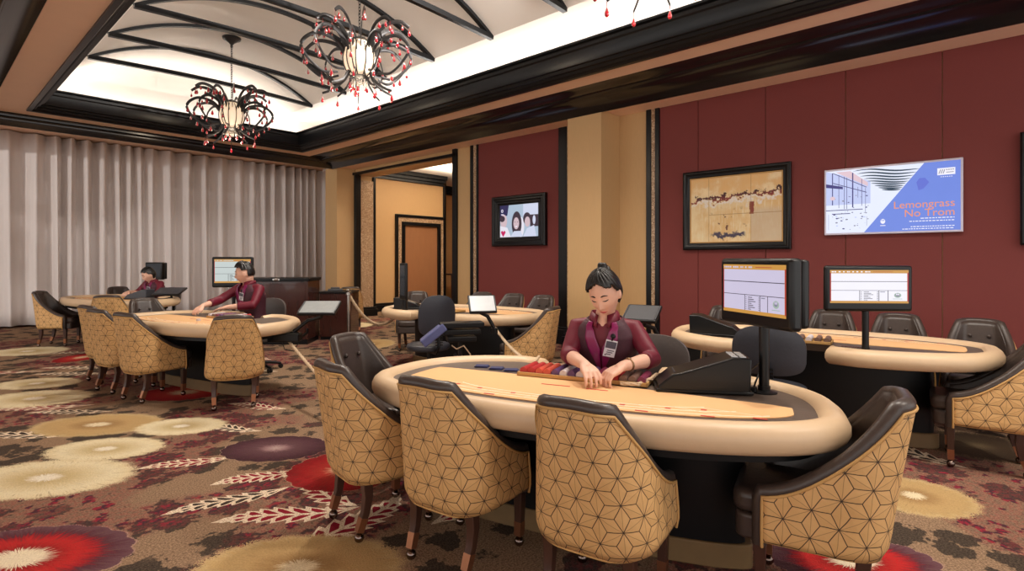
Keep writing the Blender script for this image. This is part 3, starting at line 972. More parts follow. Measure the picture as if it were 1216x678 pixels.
def disc2(x, z, rx, rz, n=20): return [(x + rx * cos(2 * pi * i / n), z + rz * sin(2 * pi * i / n)) for i in range(n)]
def frame_sweep(w, h, prof, name, m, parent, smooth=40):
    """picture frame moulding: profile of (inward offset, depth)"""
    rows = []
    for d, y in prof:
        rows.append([(-w / 2 + d, -y, -h / 2 + d), (w / 2 - d, -y, -h / 2 + d), (w / 2 - d, -y, h / 2 - d), (-w / 2 + d, -y, h / 2 - d)])
    mb = MB(); mb.grid(rows, closed=True, flip=True)
    return mb.build(name, m, parent, smooth=smooth)
# painting
def painting_mat(w, h):
    t = NT('abstract_canvas')
    co = t.coord('Object'); s = t.new('ShaderNodeSeparateXYZ'); t.link(co, s.inputs[0])
    x, z = s.outputs[0], s.outputs[2]
    n = t.noise(co, 3.2, 4, .6); n2 = t.noise(co, 11, 4, .65)
    mp = t.new('ShaderNodeMapping'); mp.inputs['Scale'].default_value = (34, 1, 5); t.link(co, mp.inputs[0]); n3 = t.noise(mp.outputs[0], 1.6, 3)
    c = t.mix(t.smooth(n, .35, .65), S(236, 214, 168), S(226, 188, 128))
    c = t.mix(t.M('MULTIPLY', t.smooth(n3, .5, .68), .6), c, S(240, 226, 192))
    c = t.mix(t.M('MULTIPLY', t.smooth(z, .16, .24), t.smooth(n, .3, .6)), c, S(236, 190, 126))
    c = t.mix(t.M('MULTIPLY', t.smooth(z, .14, .2), t.M('SUBTRACT', 1.0, t.smooth(n, .36, .5))), c, S(248, 224, 180))
    c = t.mix(t.M('MULTIPLY', t.smooth(x, .18, .2), t.M('MULTIPLY', t.M('SUBTRACT', 1.0, t.smooth(z, -.06, .04)), .7)), c, S(206, 186, 160))
    zz = t.M('ADD', z, t.M('MULTIPLY', t.M('SUBTRACT', n2, .5), .34))
    zz = t.M('ADD', zz, t.M('MULTIPLY', x, -.05))
    band = t.M('MULTIPLY', t.smooth(zz, .12, .135), t.M('SUBTRACT', 1.0, t.smooth(zz, .165, .18)))
    c = t.mix(t.M('MULTIPLY', t.smooth(zz, .05, .1), t.M('SUBTRACT', 1.0, t.smooth(zz, .1, .12))), c, S(238, 230, 224))
    c = t.mix(band, c, t.mix(t.smooth(n2, .42, .6), S(66, 22, 28), S(140, 48, 44)))
    z2 = t.M('ADD', z, t.M('MULTIPLY', t.M('SUBTRACT', n2, .5), .2))
    b2 = t.M('MULTIPLY', t.M('MULTIPLY', t.smooth(z2, -.34, -.32), t.M('SUBTRACT', 1.0, t.smooth(z2, -.29, -.27))), t.M('MULTIPLY', t.smooth(x, -.3, -.22), t.M('SUBTRACT', 1.0, t.smooth(x, .1, .14))))
    c = t.mix(b2, c, S(70, 62, 84))
    sp = t.M('MULTIPLY', t.smooth(t.noise(co, 17, 2), .62, .68), t.M('MULTIPLY', t.smooth(x, -.32, -.2), t.M('SUBTRACT', 1.0, t.smooth(x, .05, .2))))
    c = t.mix(t.M('MULTIPLY', sp, t.M('SUBTRACT', 1.0, t.smooth(z, -.1, .06))), c, S(116, 70, 52))
    fx = t.M('MULTIPLY', t.M('LESS_THAN', t.M('ABSOLUTE', t.M('SUBTRACT', x, .20)), t.M('MULTIPLY', n2, .05)), t.M('LESS_THAN', t.M('ABSOLUTE', t.M('SUBTRACT', z, -.0)), .07))
    c = t.mix(fx, c, S(140, 60, 44))
    seam = t.M('LESS_THAN', t.M('ABSOLUTE', t.M('ADD', x, .30)), .003)
    seam = t.M('MAXIMUM', seam, t.M('MULTIPLY', t.M('LESS_THAN', t.M('ABSOLUTE', t.M('ADD', z, .06)), .004), t.M('GREATER_THAN', x, -.3)))
    seam = t.M('MAXIMUM', seam, t.M('LESS_THAN', t.M('ABSOLUTE', t.M('SUBTRACT', x, .19)), .003))
    c = t.mix(t.M('MULTIPLY', seam, .6), c, S(160, 112, 62))
    t.link(c, t.b.inputs['Base Color']); t.b.inputs['Roughness'].default_value = .45
    t.bump(n2, .5, .01)
    return t.m
pt = wall_empty('painting', 'abstract ochre painting with dark red band in a black frame on the burgundy wall', 'painting', 2.378, 1.842)
pw, ph_ = 1.235, .955
frame_sweep(pw, ph_, [(0, 0), (0, .045), (.012, .055), (.03, .055), (.045, .04), (.07, .036), (.078, .03), (.085, .022), (.085, .0)], 'frame', M['blacktrim'], pt)
frame_sweep(pw - .165, ph_ - .165, [(0, 0), (0, .024), (.006, .028), (.014, .024), (.014, .0)], 'inner_fillet', M['pipe'], pt)
mb = MB(); mb.bb(-pw / 2 + .08, pw / 2 - .08, -.018, 0, -ph_ / 2 + .08, ph_ / 2 - .08)
mb.build('canvas', painting_mat(pw, ph_), pt, smooth=0)

# wide wall screen with the advertisement
tv = wall_empty('wall_screen', 'bright blue advertising screen with orange lettering on the burgundy wall', 'television', .872, 1.842, XW - .02)
tw_, th_ = 1.125, .680
mb = MB(); mb.bb(-tw_ / 2, tw_ / 2, -.045, 0, -th_ / 2, th_ / 2)
mb.build('casing', mat('silver_bezel', S(206, 200, 216), .3, .3, var=.03), tv, smooth=0, bevel=.004)
mb = MB(); mb.bb(-.35, .35, -.005, .02, -.2, .2); mb.build('wall_mount', M['plastic'], tv, smooth=0)
sw, sh = 1.09, .64
mb = MB(); f0 = .046
mats = [TV_B, TV_W, TV_S, TV_I, TV_L, TV_C, SC_G, TV_B2, SC_W]
X = lambda u: -sw / 2 + u * sw
Z = lambda v: -sh / 2 + v * sh
flat(mb, rc(X(0), X(1), Z(0), Z(1)), f0, 0)
diag = lambda v: .31 + (.755 - .31) * v     # lower left to upper right edge of the photo part
flat(mb, [(X(0), Z(0)), (X(diag(0)), Z(0)), (X(diag(1)), Z(1)), (X(0), Z(1))], f0 + .0006, 1)
flat(mb, [(X(0), Z(.45)), (X(.36), Z(.45)), (X(.36), Z(.8)), (X(0), Z(1))], f0 + .0010, 4)
flat(mb, [(X(.08), Z(.98)), (X(.34), Z(.72)), (X(.34), Z(.78)), (X(.2), Z(.98))], f0 + .0013, 5)
flat(mb, [(X(0), Z(.80)), (X(.14), Z(.74)), (X(.14), Z(.70)), (X(0), Z(.74))], f0 + .0014, 3)
# rippled ceiling
for i in range(9):
    v = .97 - .055 * i * (1 - .035 * i); xa = .22 + .028 * i; xb = diag(v) - .01
    if xb <= xa + .03: continue
    n = 14; up = []; lo = []
    for k in range(n + 1):
        u = xa + (xb - xa) * k / n
        wv = v + .018 * sin(7 * (u - xa) / .5 + i * .4) - .06 * ((u - xa) / .5) ** 2 * (1 if i < 5 else .5)
        th = .013 * sin(pi * k / n) ** .6
        wv = min(wv, .985); lim = lambda zq: zq
        up.append((X(u), Z(min(.99, wv + th)))); lo.append((X(u), Z(wv - th)))
    flat(mb, lo + up[::-1], f0 + .0018, 2)
for u, v0, v1, wd in ((.05, .45, .97, .008), (.105, .4, .93, .004), (.15, .38, .9, .004), (.17, .38, .88, .004), (.215, .40, .95, .01), (.29, .42, .84, .004), (.32, .3, .7, .003), (.02, .05, .3, .002), (.33, .1, .25, .002), (.26, .55, .72, .003)):
    flat(mb, rc(X(u), X(u + wd), Z(v0), Z(v1)), f0 + .002, 3)
for (ua, va, ub, vb) in ((.06, .96, .33, .70), (.06, .80, .33, .62), (.0, .36, .30, .36), (.05, .3, .2, .3)):
    flat(mb, [(X(ua), Z(va)), (X(ub), Z(vb)), (X(ub), Z(vb + .012)), (X(ua), Z(va + .012))], f0 + .0022, 3)
rr = random.Random(5)
for i in range(46):
    v = rr.uniform(.05, .6); u = rr.uniform(.02, min(.52, diag(v) - .05))
    a = rr.uniform(.004, .02); flat(mb, disc2(X(u), Z(v), a * .6, a * .35, 8), f0 + .0024 + i * .00001, rr.choice((3, 6, 6, 4, 3)))
flat(mb, disc2(X(.055), Z(.56), .024, .02, 12), f0 + .0027, 5)
flat(mb, [(X(.70), Z(.72)), (X(.715), Z(.60)), (X(.75), Z(.62)), (X(.79), Z(.71)), (X(.76), Z(.78)), (X(.72), Z(.78))], f0 + .0012, 7)
mb.build('display', mats, tv, smooth=0)
ry = (radians(90), 0, 0)
F = f0 + .003
text('Lemongrass', .098, TV_O, tv, (X(.965), -F, Z(.345)), ry, 'lettering', 'RIGHT')
text('No Trom', .098, TV_O, tv, (X(.965), -F, Z(.215)), ry, 'lettering', 'RIGHT')
for k, (v, u0) in enumerate(((.165, .73), (.125, .65), (.045, .66), (.0 + .012, .60))):
    mb = MB(); u = u0
    while u < .955:
        l = rr.uniform(.008, .024); flat(mb, rc(X(u), X(min(.96, u + l)), Z(v + .013), Z(v + .025)), F); u += l + .006
    mb.build('small_print', SC_W, tv, smooth=0)
mb = MB(); flat(mb, rc(X(.845), X(.965), Z(.80), Z(.90)), F, 0)
for i in range(3): flat(mb, [(X(.853 + .014 * i), Z(.82)), (X(.859 + .014 * i), Z(.82)), (X(.871 + .014 * i), Z(.88)), (X(.865 + .014 * i), Z(.88))], F + .0004, 1)
for i in range(4): flat(mb, rc(X(.905 + .014 * i), X(.914 + .014 * i), Z(.865), Z(.88)), F + .0004, 1)
flat(mb, rc(X(.905), X(.955), Z(.83), Z(.84)), F + .0004, 1)
for i in range(6): flat(mb, rc(X(.868 + .014 * i), X(.876 + .014 * i), Z(.768), Z(.778)), F, 0)
mb.build('logo', [SC_W, SC_G], tv, smooth=0)
mb = MB(); flat(mb, disc2(X(.455), Z(.16), .02, .024), F, 0)
for a in (-1, 0, 1): flat(mb, disc2(X(.455 + a * .009), Z(.175), .003, .009, 8), F + .0004, 1)
flat(mb, rc(X(.435), X(.475), Z(.09), Z(.10)), F, 0)
mb.build('emblem', [SC_W, TV_B], tv, smooth=0)

# framed screen on the far burgundy panel
ts = wall_empty('framed_screen', 'small framed screen showing faces on the far burgundy panel', 'television', 5.73, 1.862)
fw, fh = 1.12, .80
frame_sweep(fw, fh, [(0, 0), (0, .06), (.015, .075), (.035, .075), (.05, .06), (.075, .062), (.09, .05), (.11, .05), (.125, .035), (.14, .03), (.14, 0)], 'frame', M['blacktrim'], ts)
mb = MB(); mb.bb(-fw / 2 + .13, fw / 2 - .13, -.026, 0, -fh / 2 + .13, fh / 2 - .13); mb.build('panel', M['plastic'], ts, smooth=0)
SF = [emis('screen_face_%s' % n, c, s_) for n, c, s_ in (('steel', S(176, 194, 214), .95), ('ivory', S(232, 228, 240), 1), ('flesh', S(216, 190, 198), .95), ('brown', S(66, 50, 66), .8), ('navy', S(42, 40, 92), .8), ('pink', S(206, 22, 96), .9), ('pale', S(208, 214, 236), 1))]
mb = MB(); a0, a1, b0, b1 = -.40, .40, -.255, .255
U = lambda u: a0 + (a1 - a0) * u
V = lambda v: b0 + (b1 - b0) * v
d = .027
flat(mb, rc(a0, a1, b0, b1), d, 0)
flat(mb, rc(U(.62), U(1), V(.55), V(1)), d + .0004, 6)
flat(mb, rc(U(.80), U(1), V(.3), V(.66)), d + .0006, 3)
flat(mb, [(U(0), V(.62)), (U(.2), V(.68)), (U(.24), V(1)), (U(0), V(1))], d + .0006, 4)
flat(mb, disc2(U(.1), V(.5), .075, .11), d + .0008, 2); flat(mb, [(U(0), V(0)), (U(.3), V(0)), (U(.2), V(.3)), (U(0), V(.36))], d + .0010, 1)
flat(mb, disc2(U(.06), V(.58), .06, .05), d + .0012, 3)
flat(mb, disc2(U(.45), V(.40), .105, .20), d + .0008, 3); flat(mb, disc2(U(.56), V(.3), .07, .16), d + .0007, 1)
flat(mb, disc2(U(.44), V(.42), .06, .095), d + .0012, 2); flat(mb, [(U(.28), V(0)), (U(.62), V(0)), (U(.55), V(.18)), (U(.38), V(.18))], d + .0010, 6)
flat(mb, disc2(U(.44), V(.32), .022, .012), d + .0016, 1)
for q in (.405, .475): flat(mb, disc2(U(q), V(.46), .010, .006, 8), d + .0016, 3)
flat(mb, disc2(U(.72), V(.55), .08, .095), d + .0010, 3); flat(mb, disc2(U(.73), V(.45), .055, .08), d + .0014, 2)
flat(mb, [(U(.62), V(0)), (U(.96), V(0)), (U(.9), V(.34)), (U(.72), V(.25))], d + .0008, 6)
flat(mb, disc2(U(.9), V(.5), .03, .07), d + .0012, 6)
hx, hz = U(.09), V(.13)
flat(mb, [(hx, hz - .06), (hx + .05, hz + .005), (hx + .045, hz + .03), (hx + .02, hz + .038), (hx, hz + .018), (hx - .02, hz + .038), (hx - .045, hz + .03), (hx - .05, hz + .005)], d + .002, 5)
flat(mb, disc2(U(.06), V(.83), .024, .026), d + .0014, 1); flat(mb, disc2(U(.06), V(.83), .012, .014), d + .0016, 4); flat(mb, rc(U(.03), U(.1), V(.70), V(.73)), d + .0014, 1)
mb.build('display', SF, ts, smooth=0)
# second framed piece cut by the right edge
fs = wall_empty('framed_screen', 'black framed panel cut off by the right edge of the photo', 'television', -.72, 1.86)
frame_sweep(1.3, .97, [(0, 0), (0, .06), (.015, .075), (.035, .075), (.05, .06), (.075, .062), (.09, .05), (.11, .05), (.125, .035), (.14, .03), (.14, 0)], 'frame', M['blacktrim'], fs)
mb = MB(); mb.bb(-.53, .53, -.026, 0, -.36, .36); mb.build('panel', M['screenoff'], fs, smooth=0)

# ------------------------------------------------------------------ table equipment
def monitor(name, label, loc, face, w, h, zc, thick=.055, lit=True, tint=None, bezel=.028, back=None, pole=.016):
    """post mounted display; local -y is the screen side"""
    t = thing(name, label, 'monitor', loc, radians(face + 90))
    mb = MB(); z0 = loc[2]; zc -= z0
    mb.lathe([(.055, 0), (.055, .006), (pole + .004, .012), (pole + .004, .03)], 20)
    mb.tube([(0, 0, .0), (0, 0, zc - h * .1)], pole, 14)
    mb.build('pole', M['plastic'], t, smooth=40)
    mb = MB(); pts = []
    mb.bb(-w / 2, w / 2, -thick, 0, zc - h / 2, zc + h / 2)
    mb.build('housing', M['plastic'], t, smooth=30, bevel=.018, seg=4)
    if back:
        mb = MB(); mb.bb(-w / 2 + .012, w / 2 - .012, .004, back, zc - h / 2 + .01, zc + h / 2 - .006); mb.build('rear_display', M['plastic'], t, smooth=30, bevel=.014, seg=3)
    b0, b1, c0, c1 = -w / 2 + bezel, w / 2 - bezel, zc - h / 2 + bezel * 1.9, zc + h / 2 - bezel
    d = thick + .001
    mb = MB()
    if not lit:
        flat(mb, rc(b0, b1, c0, c1), d, 0); mb.build('display', M['screenoff'], t, smooth=0); return t
    ww, hh = b1 - b0, c1 - c0
    A = lambda u: b0 + ww * u
    B = lambda v: c0 + hh * v
    flat(mb, rc(b0, b1, c0, c1), d, 1)
    flat(mb, rc(A(0), A(.012), B(.05), B(.92)), d + .0004, 2); flat(mb, rc(A(.985), A(1), B(.05), B(.92)), d + .0004, 2)
    flat(mb, rc(A(.015), A(.98), B(.66), B(.90)), d + .0005, 0); flat(mb, rc(A(.015), A(.98), B(.39), B(.645)), d + .0005, 0); flat(mb, rc(A(.015), A(.98), B(.07), B(.378)), d + .0005, 0)
    flat(mb, rc(A(.015), A(.98), B(.645), B(.66)), d + .0005, 3); flat(mb, rc(A(.015), A(.98), B(.378), B(.39)), d + .0005, 3)
    for u in (.375, .62, .735): flat(mb, rc(A(u), A(u + .008), B(.07), B(.378)), d + .0008, 3)
    for i in range(7):
        v = .09 + .04 * i
        flat(mb, rc(A(.395), A(.405), B(v), B(v + .018)), d + .0008, 3); flat(mb, rc(A(.60), A(.612), B(v), B(v + .018)), d + .0008, 3)
        flat(mb, rc(A(.43), A(.43 + .05 + .09 * ((i * 37) % 10) / 10), B(v), B(v + .014)), d + .0008, 3)
    flat(mb, rc(A(.64), A(.70), B(.33), B(.35)), d + .0008, 4)
    # crest
    flat(mb, disc2(A(.86), B(.24), ww * .045, hh * .075), d + .0008, 5); flat(mb, disc2(A(.86), B(.25), ww * .028, hh * .05), d + .0011, 4)
    for a in (-1, 0, 1): flat(mb, disc2(A(.86 + .014 * a), B(.27), ww * .006, hh * .03, 8), d + .0013, 0)
    flat(mb, rc(A(.8), A(.92), B(.125), B(.14)), d + .0008, 5)
    # strip of writing along the amber header
    u = .02; q = random.Random(int(w * 1000))
    while u < .5:
        l = q.uniform(.012, .03); flat(mb, rc(A(u), A(u + l), B(.93), B(.965)), d + .0006, 0); u += l + q.choice((.006, .006, .03))
    flat(mb, rc(A(.55), A(.8), B(.94), B(.95)), d + .0006, 2)
    mb.build('display', [tint or SC_W, SC_O, SC_R, SC_K, SC_G, SC_GR], t, smooth=0)
    return t
px, py = tw(T_MAIN, .765, .335)[:2]
monitor('table_monitor', 'thick black results screen on a post, on the foreground table', (px, py, ZT), 147, .46, .30, 1.105, .06, back=.045, pole=.022, tint=SC_P)
monitor('table_monitor', 'wide thin lit results screen on a post at the table below the painting', (4.10, .678, ZT), 218, .53, .29, 1.066, .04, pole=.02)
monitor('table_monitor', 'lit results screen behind the man dealing', (2.61, 6.84, 0), 236, .45, .36, 1.10, .05, back=.06, pole=.02, tint=SC_GRN)
monitor('table_monitor', 'dark switched off screen beside the far woman dealer', (2.92, 10.98, 0), 207, .36, .30, 1.05, .08, lit=False, back=.05)
monitor('table_monitor', 'slim dark screen seen edge on at the left end of the unattended table', (3.80, 5.09, ZT), 165, .20, .42, 1.0, .03, lit=False, pole=.03)

def shuffler(label, T, x, y, rz, s=1.0, m='plastic', keys=True):
    t = thing('card_shuffler', label, 'card shuffler', tw(T, x, y, ZT + .0045), radians(T[1] + rz))
    L, W, Hh = .40 * s, .19 * s, .16 * s
    side = [(-L / 2, 0), (L / 2, 0), (L / 2 + .006, Hh), (L / 2 - .07 * s, Hh * 1.02), (-L / 2 + .11 * s, Hh * .55), (-L / 2 + .07 * s, Hh * .5), (-L / 2 + .01, .03 * s)]
    mb = MB()
    n = len(side)
    mb.add([(x_, -W / 2, z_) for x_, z_ in side] + [(x_, W / 2, z_) for x_, z_ in side], [tuple(range(n)), tuple(range(n, 2 * n))[::-1]] + [(i, n + i, n + (i + 1) % n, (i + 1) % n) for i in range(n)])
    mb.build('body', M[m], t, smooth=30, bevel=.008)
    mb = MB(); mb.bb(-L / 2 - .004, L / 2 + .012, -W / 2 - .004, W / 2 + .004, 0, .014); mb.build('base', M['plastic'], t, smooth=30, bevel=.004)
    mb = MB(); mb.box((-L / 2 + .055 * s, 0, Hh * .28), (.10 * s, W * .6, .012), 0, 0, Matrix.Rotation(-radians(50), 3, 'Y')); mb.build('card_mouth', M['slate'], t, smooth=0, bevel=.003)
    if keys:
        for i in range(3):
            for j in range(2):
                mb = MB(); mb.bb(L / 2 - .075 * s + j * .034, L / 2 - .075 * s + j * .034 + .026, -W / 2 + .02 + i * .05 * s, -W / 2 + .02 + i * .05 * s + .036 * s, Hh * 1.0, Hh * 1.035)
                mb.build('key', M['paper'], t, smooth=0, bevel=.002)
    return t
shuffler('black wedge shaped shuffler with grey keys on the foreground table', T_MAIN, .50, .27, 14, .98)
shuffler('black shuffler on the left end of the table below the painting', T_RIGHT, .66, .28, 8, .95, keys=False)
shuffler('dark shuffler at the far left of the unattended table', T_MID, .72, .20, 30, .8, keys=False)
shuffler('navy shuffler on the farthest table in front of the far woman dealer', T_FAR, .36, .2, 20, .9, 'slate', keys=False)

M['tabgrey'] = mat('grey_tablet_face', S(150, 154, 154), .2, var=.1)
def tablet(label, loc, face, tilt, w=.30, h=.22, arm_to=None, m='paper'):
    t = thing('tablet_stand', label, 'tablet', loc, radians(face + 90))
    R = Matrix.Rotation(-radians(tilt), 3, 'X')
    mb = MB(); mb.box((0, 0, 0), (w, .028, h), rot=R); mb.build('housing', M['plastic'], t, smooth=30, bevel=.008)
    o = R @ Vector((0, -.0148, 0)); mb = MB(); mb.box(tuple(o), (w - .03, .002, h - .03), rot=R); mb.build('display', M[m], t, smooth=0)
    for sx in (-1, 1):
        e = R @ Vector((sx * (w / 2 - .006), -.016, 0)); mb = MB(); mb.box(tuple(e), (.008, .006, h * .8), rot=R); mb.build('side_clip', M['greyplastic'], t, smooth=0)
    if arm_to:
        a = Vector(arm_to) - Vector(loc); a = Matrix.Rotation(-radians(face + 90), 3, 'Z') @ a
        mb = MB(); mb.tube([R @ Vector((0, .02, 0)), Vector((0, .05, -.09)), Vector((a.x * .5, a.y * .5 + .03, -.12)), a], .018, 8); mb.tube([a, a + Vector((0, 0, -.05))], .035, 10)
        mb.build('support_arm', M['plastic'], t, smooth=50)
    return t
rz = lambda T, x, y, z: tw(T, x, y, z)
tablet('tilted grey tablet on an arm at the right end of the man\'s table', (2.56, 4.72, .80), 225, 68, .34, .26, (2.40, 4.90, .58), 'tabgrey')
tablet('tilted tablet on an arm between the woman with hair bun and the right table', (3.72, 2.05, .84), 190, 58, .26, .2, (3.95, 2.0, .58), 'greyplastic')
tablet('white tablet tilted back above the near end of the unattended table', (3.62, 3.66, .83), 236, 40, .26, .20, (3.74, 3.62, .60))
tablet('flat dark tablet beside the far woman dealer', (2.58, 9.1, .78), 225, 70, .38, .26, (2.45, 9.2, .58), 'screenoff')

# equipment bracket hung on the near end of the middle table, with a blue scanner
br = thing('equipment_bracket', 'ribbed dark bracket with blue card scanner hung below the unattended table\'s near end', 'bracket', (3.26, 3.60, 0), radians(236 + 90))
for k, (z, hw_) in enumerate(((.70, .20), (.64, .17), (.58, .13))):
    mb = MB(); mb.bb(-hw_ + .03, hw_ + .02, -.10, .06, z - .045, z); mb.build('rib', M['plastic'], br, smooth=0, bevel=.008)
mb = MB(); mb.tube([(.02, 0, .54), (.02, 0, .36), (.03, .1, .30), (.05, .3, .28), (.08, .75, .28)], .02, 8); mb.build('stem', M['plastic'], br, smooth=40)
mb = MB(); mb.box((-.22, -.05, .60), (.24, .13, .07), rot=Matrix.Rotation(radians(-38), 3, 'Y'))
mb.build('scanner', mat('blue_grey_plastic', S(92, 98, 142), .35, var=.1), br, smooth=0, bevel=.01)
mb = MB(); mb.tube([(-.06, -.04, .5), (-.02, -.06, .47), (.04, -.08, .50), (.10, -.06, .42), (.11, -.02, .3)], .006, 6); mb.build('cord', M['ropem'], br)
bk = thing('equipment_bracket', 'black box hung under the right end of the dealing man\'s table', 'bracket', (2.36, 4.86, 0), radians(225 + 90))
mb = MB(); mb.bb(-.2, .08, -.06, .06, .50, .575); mb.build('box', M['plastic'], bk, smooth=0, bevel=.012)
mb = MB(); mb.tube([(.1, 0, .55), (.14, 0, .58), (.14, 0, .62)], .012, 8); mb.tube([(-.1, .02, .51), (-.08, .05, .42), (0, .06, .40), (.05, .03, .48)], .004, 6); mb.build('bent_arm', M['plastic'], bk)
bk = thing('equipment_bracket', 'slate arm reaching under the left end of the table below the painting', 'bracket', (3.9, 1.95, 0), radians(218))
mb = MB(); mb.box((.0, 0, .53), (.30, .07, .085), rot=Matrix.Rotation(radians(14), 3, 'Y')); mb.build('arm', M['slate'], bk, smooth=0, bevel=.008)
mb = MB(); mb.box((.16, 0, .62), (.16, .12, .05)); mb.build('joint', M['plastic'], bk, smooth=0, bevel=.008)

# ------------------------------------------------------------------ task chairs for dealers
def task_chair(label, loc, face, m='slate', h=.84, w=.22):
    t = thing('task_chair', label, 'chair', loc, radians(face - 90))
    mb = MB()
    for k in range(5):
        a = radians(72 * k + 18); mb.tube([(0, 0, .085), (.13 * cos(a), .13 * sin(a), .08), (.25 * cos(a), .25 * sin(a), .055)], [.022, .018, .014], 8)
    mb.build('star_base', M['plastic'], t, smooth=50)
    for k in range(5):
        a = radians(72 * k + 18); mb = MB(); x, y = .25 * cos(a), .25 * sin(a)
        for s_ in (-1, 1): mb.tube([(x - sin(a) * (s_ * .014 - .007), y + cos(a) * (s_ * .014 - .007), .024), (x - sin(a) * (s_ * .014 + .007), y + cos(a) * (s_ * .014 + .007), .024)], .024, 12)
        mb.tube([(x, y, .03), (x, y, .06)], .008, 6)
        mb.build('caster', M['plastic'], t, smooth=40)
    mb = MB(); mb.tube([(0, 0, .08), (0, 0, .35)], .022, 12); mb.build('gas_lift', M['plastic'], t)
    mb = MB(); P = [(.22 * cos(a) * (1 if abs(cos(a)) < 2 else 1), .21 * sin(a) + .02) for a in [2 * pi * i / 28 for i in range(28)]]
    mb.prism(P, .34, .40); mb.build('seat', M[m], t, smooth=60, bevel=.022, seg=3)
    # padded back, rounded at the top, slightly wrapped
    rows = []; n = 20
    out = []
    for i in range(36):
        a = 2 * pi * i / 36
        cx, cz = math.copysign(abs(cos(a)) ** .7, cos(a)) * w, math.copysign(abs(sin(a)) ** (.8 if sin(a) > 0 else .45), sin(a))
        out.append((cx, cz))
    zc, hh = (h + .50) / 2, (h - .50) / 2
    mb = MB()
    def bp(x, z, d): return (x, -.21 + .5 * x * x - .08 * (z - .5) + d, z)
    for d in (-.028, .028):
        rows = []
        for q in (0, .3, .6, .85, 1):
            rows.append([bp(x * q, zc + hh * z * q, d * (1 - .55 * q ** 4)) for x, z in out])
        mb.grid(rows, closed=True, flip=d > 0)
    e0 = [bp(x, zc + hh * z, -.028 * .45) for x, z in out]; e1 = [bp(x, zc + hh * z, .028 * .45) for x, z in out]
    mb.grid([e0, e1], closed=True)
    mb.build('backrest', M[m], t, smooth=60)
    mb = MB(); mb.tube([(0, -.02, .335), (0, -.2, .34), (0, -.255, .40), (0, -.25, .6)], [(.03, .012)] * 4, 8, up=(0, 1, .2))
    for i in range(6): mb.box((0, -.262, .42 + .025 * i), (.07, .02, .012))
    mb.build('back_bracket', M['plastic'], t, smooth=30)
    return t
dm = tw(T_MAIN, .12, .74); dl = (2.65, 6.28); dr = tw(T_RIGHT, .22, .62); dmid = (3.54, 4.34); df = (2.80, 10.38)
task_chair('grey task chair behind the woman with the hair bun', (dm[0] + .05, dm[1] + .0, 0), 190, 'greyleather', .80)
task_chair('leather task chair the man dealing sits on', (dl[0], dl[1], 0), 205, 'greyleather', .80)
task_chair('empty slate grey task chair at the table below the painting, back to camera', (dr[0], dr[1], 0), 12, 'slate', .82)
task_chair('empty blue grey task chair at the unattended table', (dmid[0], dmid[1], 0), 72, 'slate', .90, .19)
task_chair('task chair the far woman dealer sits on', (df[0], df[1], 0), 205, 'greyleather', .78)

# ------------------------------------------------------------------ chips, cards
CH = [mat('chips_' + n, c, .45, var=.25, scale=260, stretch=(6, 1, 1)) for n, c in (('red', S(178, 44, 46)), ('coral', S(206, 86, 66)), ('purple', S(96, 62, 112)), ('white', S(214, 206, 210)), ('plum', S(120, 38, 70)), ('brown', S(120, 92, 80)))]
names = ['red', 'coral', 'purple', 'white', 'plum', 'brown']
def chips(T, table, seq, NL, NR, r=.019):
    n = len(seq); x0, x1 = NL + .06, NR - .06
    for i, k in enumerate(seq):
        x = x0 + (x1 - x0) * i / (n - 1)
        p = tw(T, x, NY - .198, ZT + .01 + r)
        mb = MB(); L = .165
        prof = []
        for j in range(17):
            q = L * j / 16; prof += [(r, q), (r * .96, q + .0004), (r * .96, q + .005), (r, q + .0054)]
        vs = MB(); vs.lathe(prof, 14)
        mb.add([(v[0], v[2], v[1]) for v in vs.v], [f[::-1] for f in vs.f])
        o = mb.build('chip_row', CH[k], None, p, radians(T[1]), smooth=30)
        tag(o, '%s chips lying in a row in the tray of the %s' % (names[k], table), 'poker chips', 'chip rows in the dealers\' trays')
chips(T_MAIN, 'foreground table', [0, 0, 1, 1, 2, 3, 2, 3, 2, 4, 4, 0, 5, 5, 4], -.40, .31)
chips(T_LEFT, 'man\'s table', [3, 5, 4, 2, 5, 5, 3, 0], -.15, .36)
chips(T_RIGHT, 'table below the painting', [5, 5, 3, 5, 5, 3, 5, 5], -.15, .36)
# small stack the man sets down and cards
hp = tw(T_LEFT, .08, -.02, ZT + .0045)
mb = MB()
for k in range(5): mb.lathe([(.018, k * .0042), (.0186, k * .0042 + .0006), (.0186, k * .0042 + .0036), (.018, k * .0042 + .004)], 16)
tag(mb.build('chip_stack', CH[3], None, hp, smooth=30), 'short stack of pale chips under the hand of the man dealing', 'poker chips')
for i, (x, y, a) in enumerate(((-.64, .33, 8), (-.54, .31, 4), (-.45, .30, 10))):
    p = tw(T_MAIN, x, y, ZT + .001); mb = MB()
    for k in range(3): mb.box((0, 0, .002 + .003 * k), (.075 - .004 * k, .05, .003), radians(6 * k))
    tag(mb.build('card_packet', M['blueprint'], None, p, radians(T_MAIN[1] + a), smooth=0), ('navy patterned card packet at the far left of three on the foreground table', 'middle navy patterned card packet of three on the foreground table', 'navy patterned card packet nearest the chip tray on the foreground table')[i], 'cards')
mb = MB(); mb.bb(-.06, .06, -.02, .02, 0, .02)
tag(mb.build('tray_lid', M['chrome'], None, tw(T_RIGHT, -.24, .50, ZT), radians(T_RIGHT[1]), smooth=0, bevel=.004), 'small metal box on the table below the painting near the pole', 'box')
mb = MB()
P = [tw(T_MAIN, .66, .60, ZT + .03), tw(T_MAIN, .70, .52, ZT + .05), tw(T_MAIN, .74, .46, ZT + .10), tw(T_MAIN, .76, .40, ZT + .11), tw(T_MAIN, .73, .34, ZT + .04), tw(T_MAIN, .72, .31, ZT + .012)]
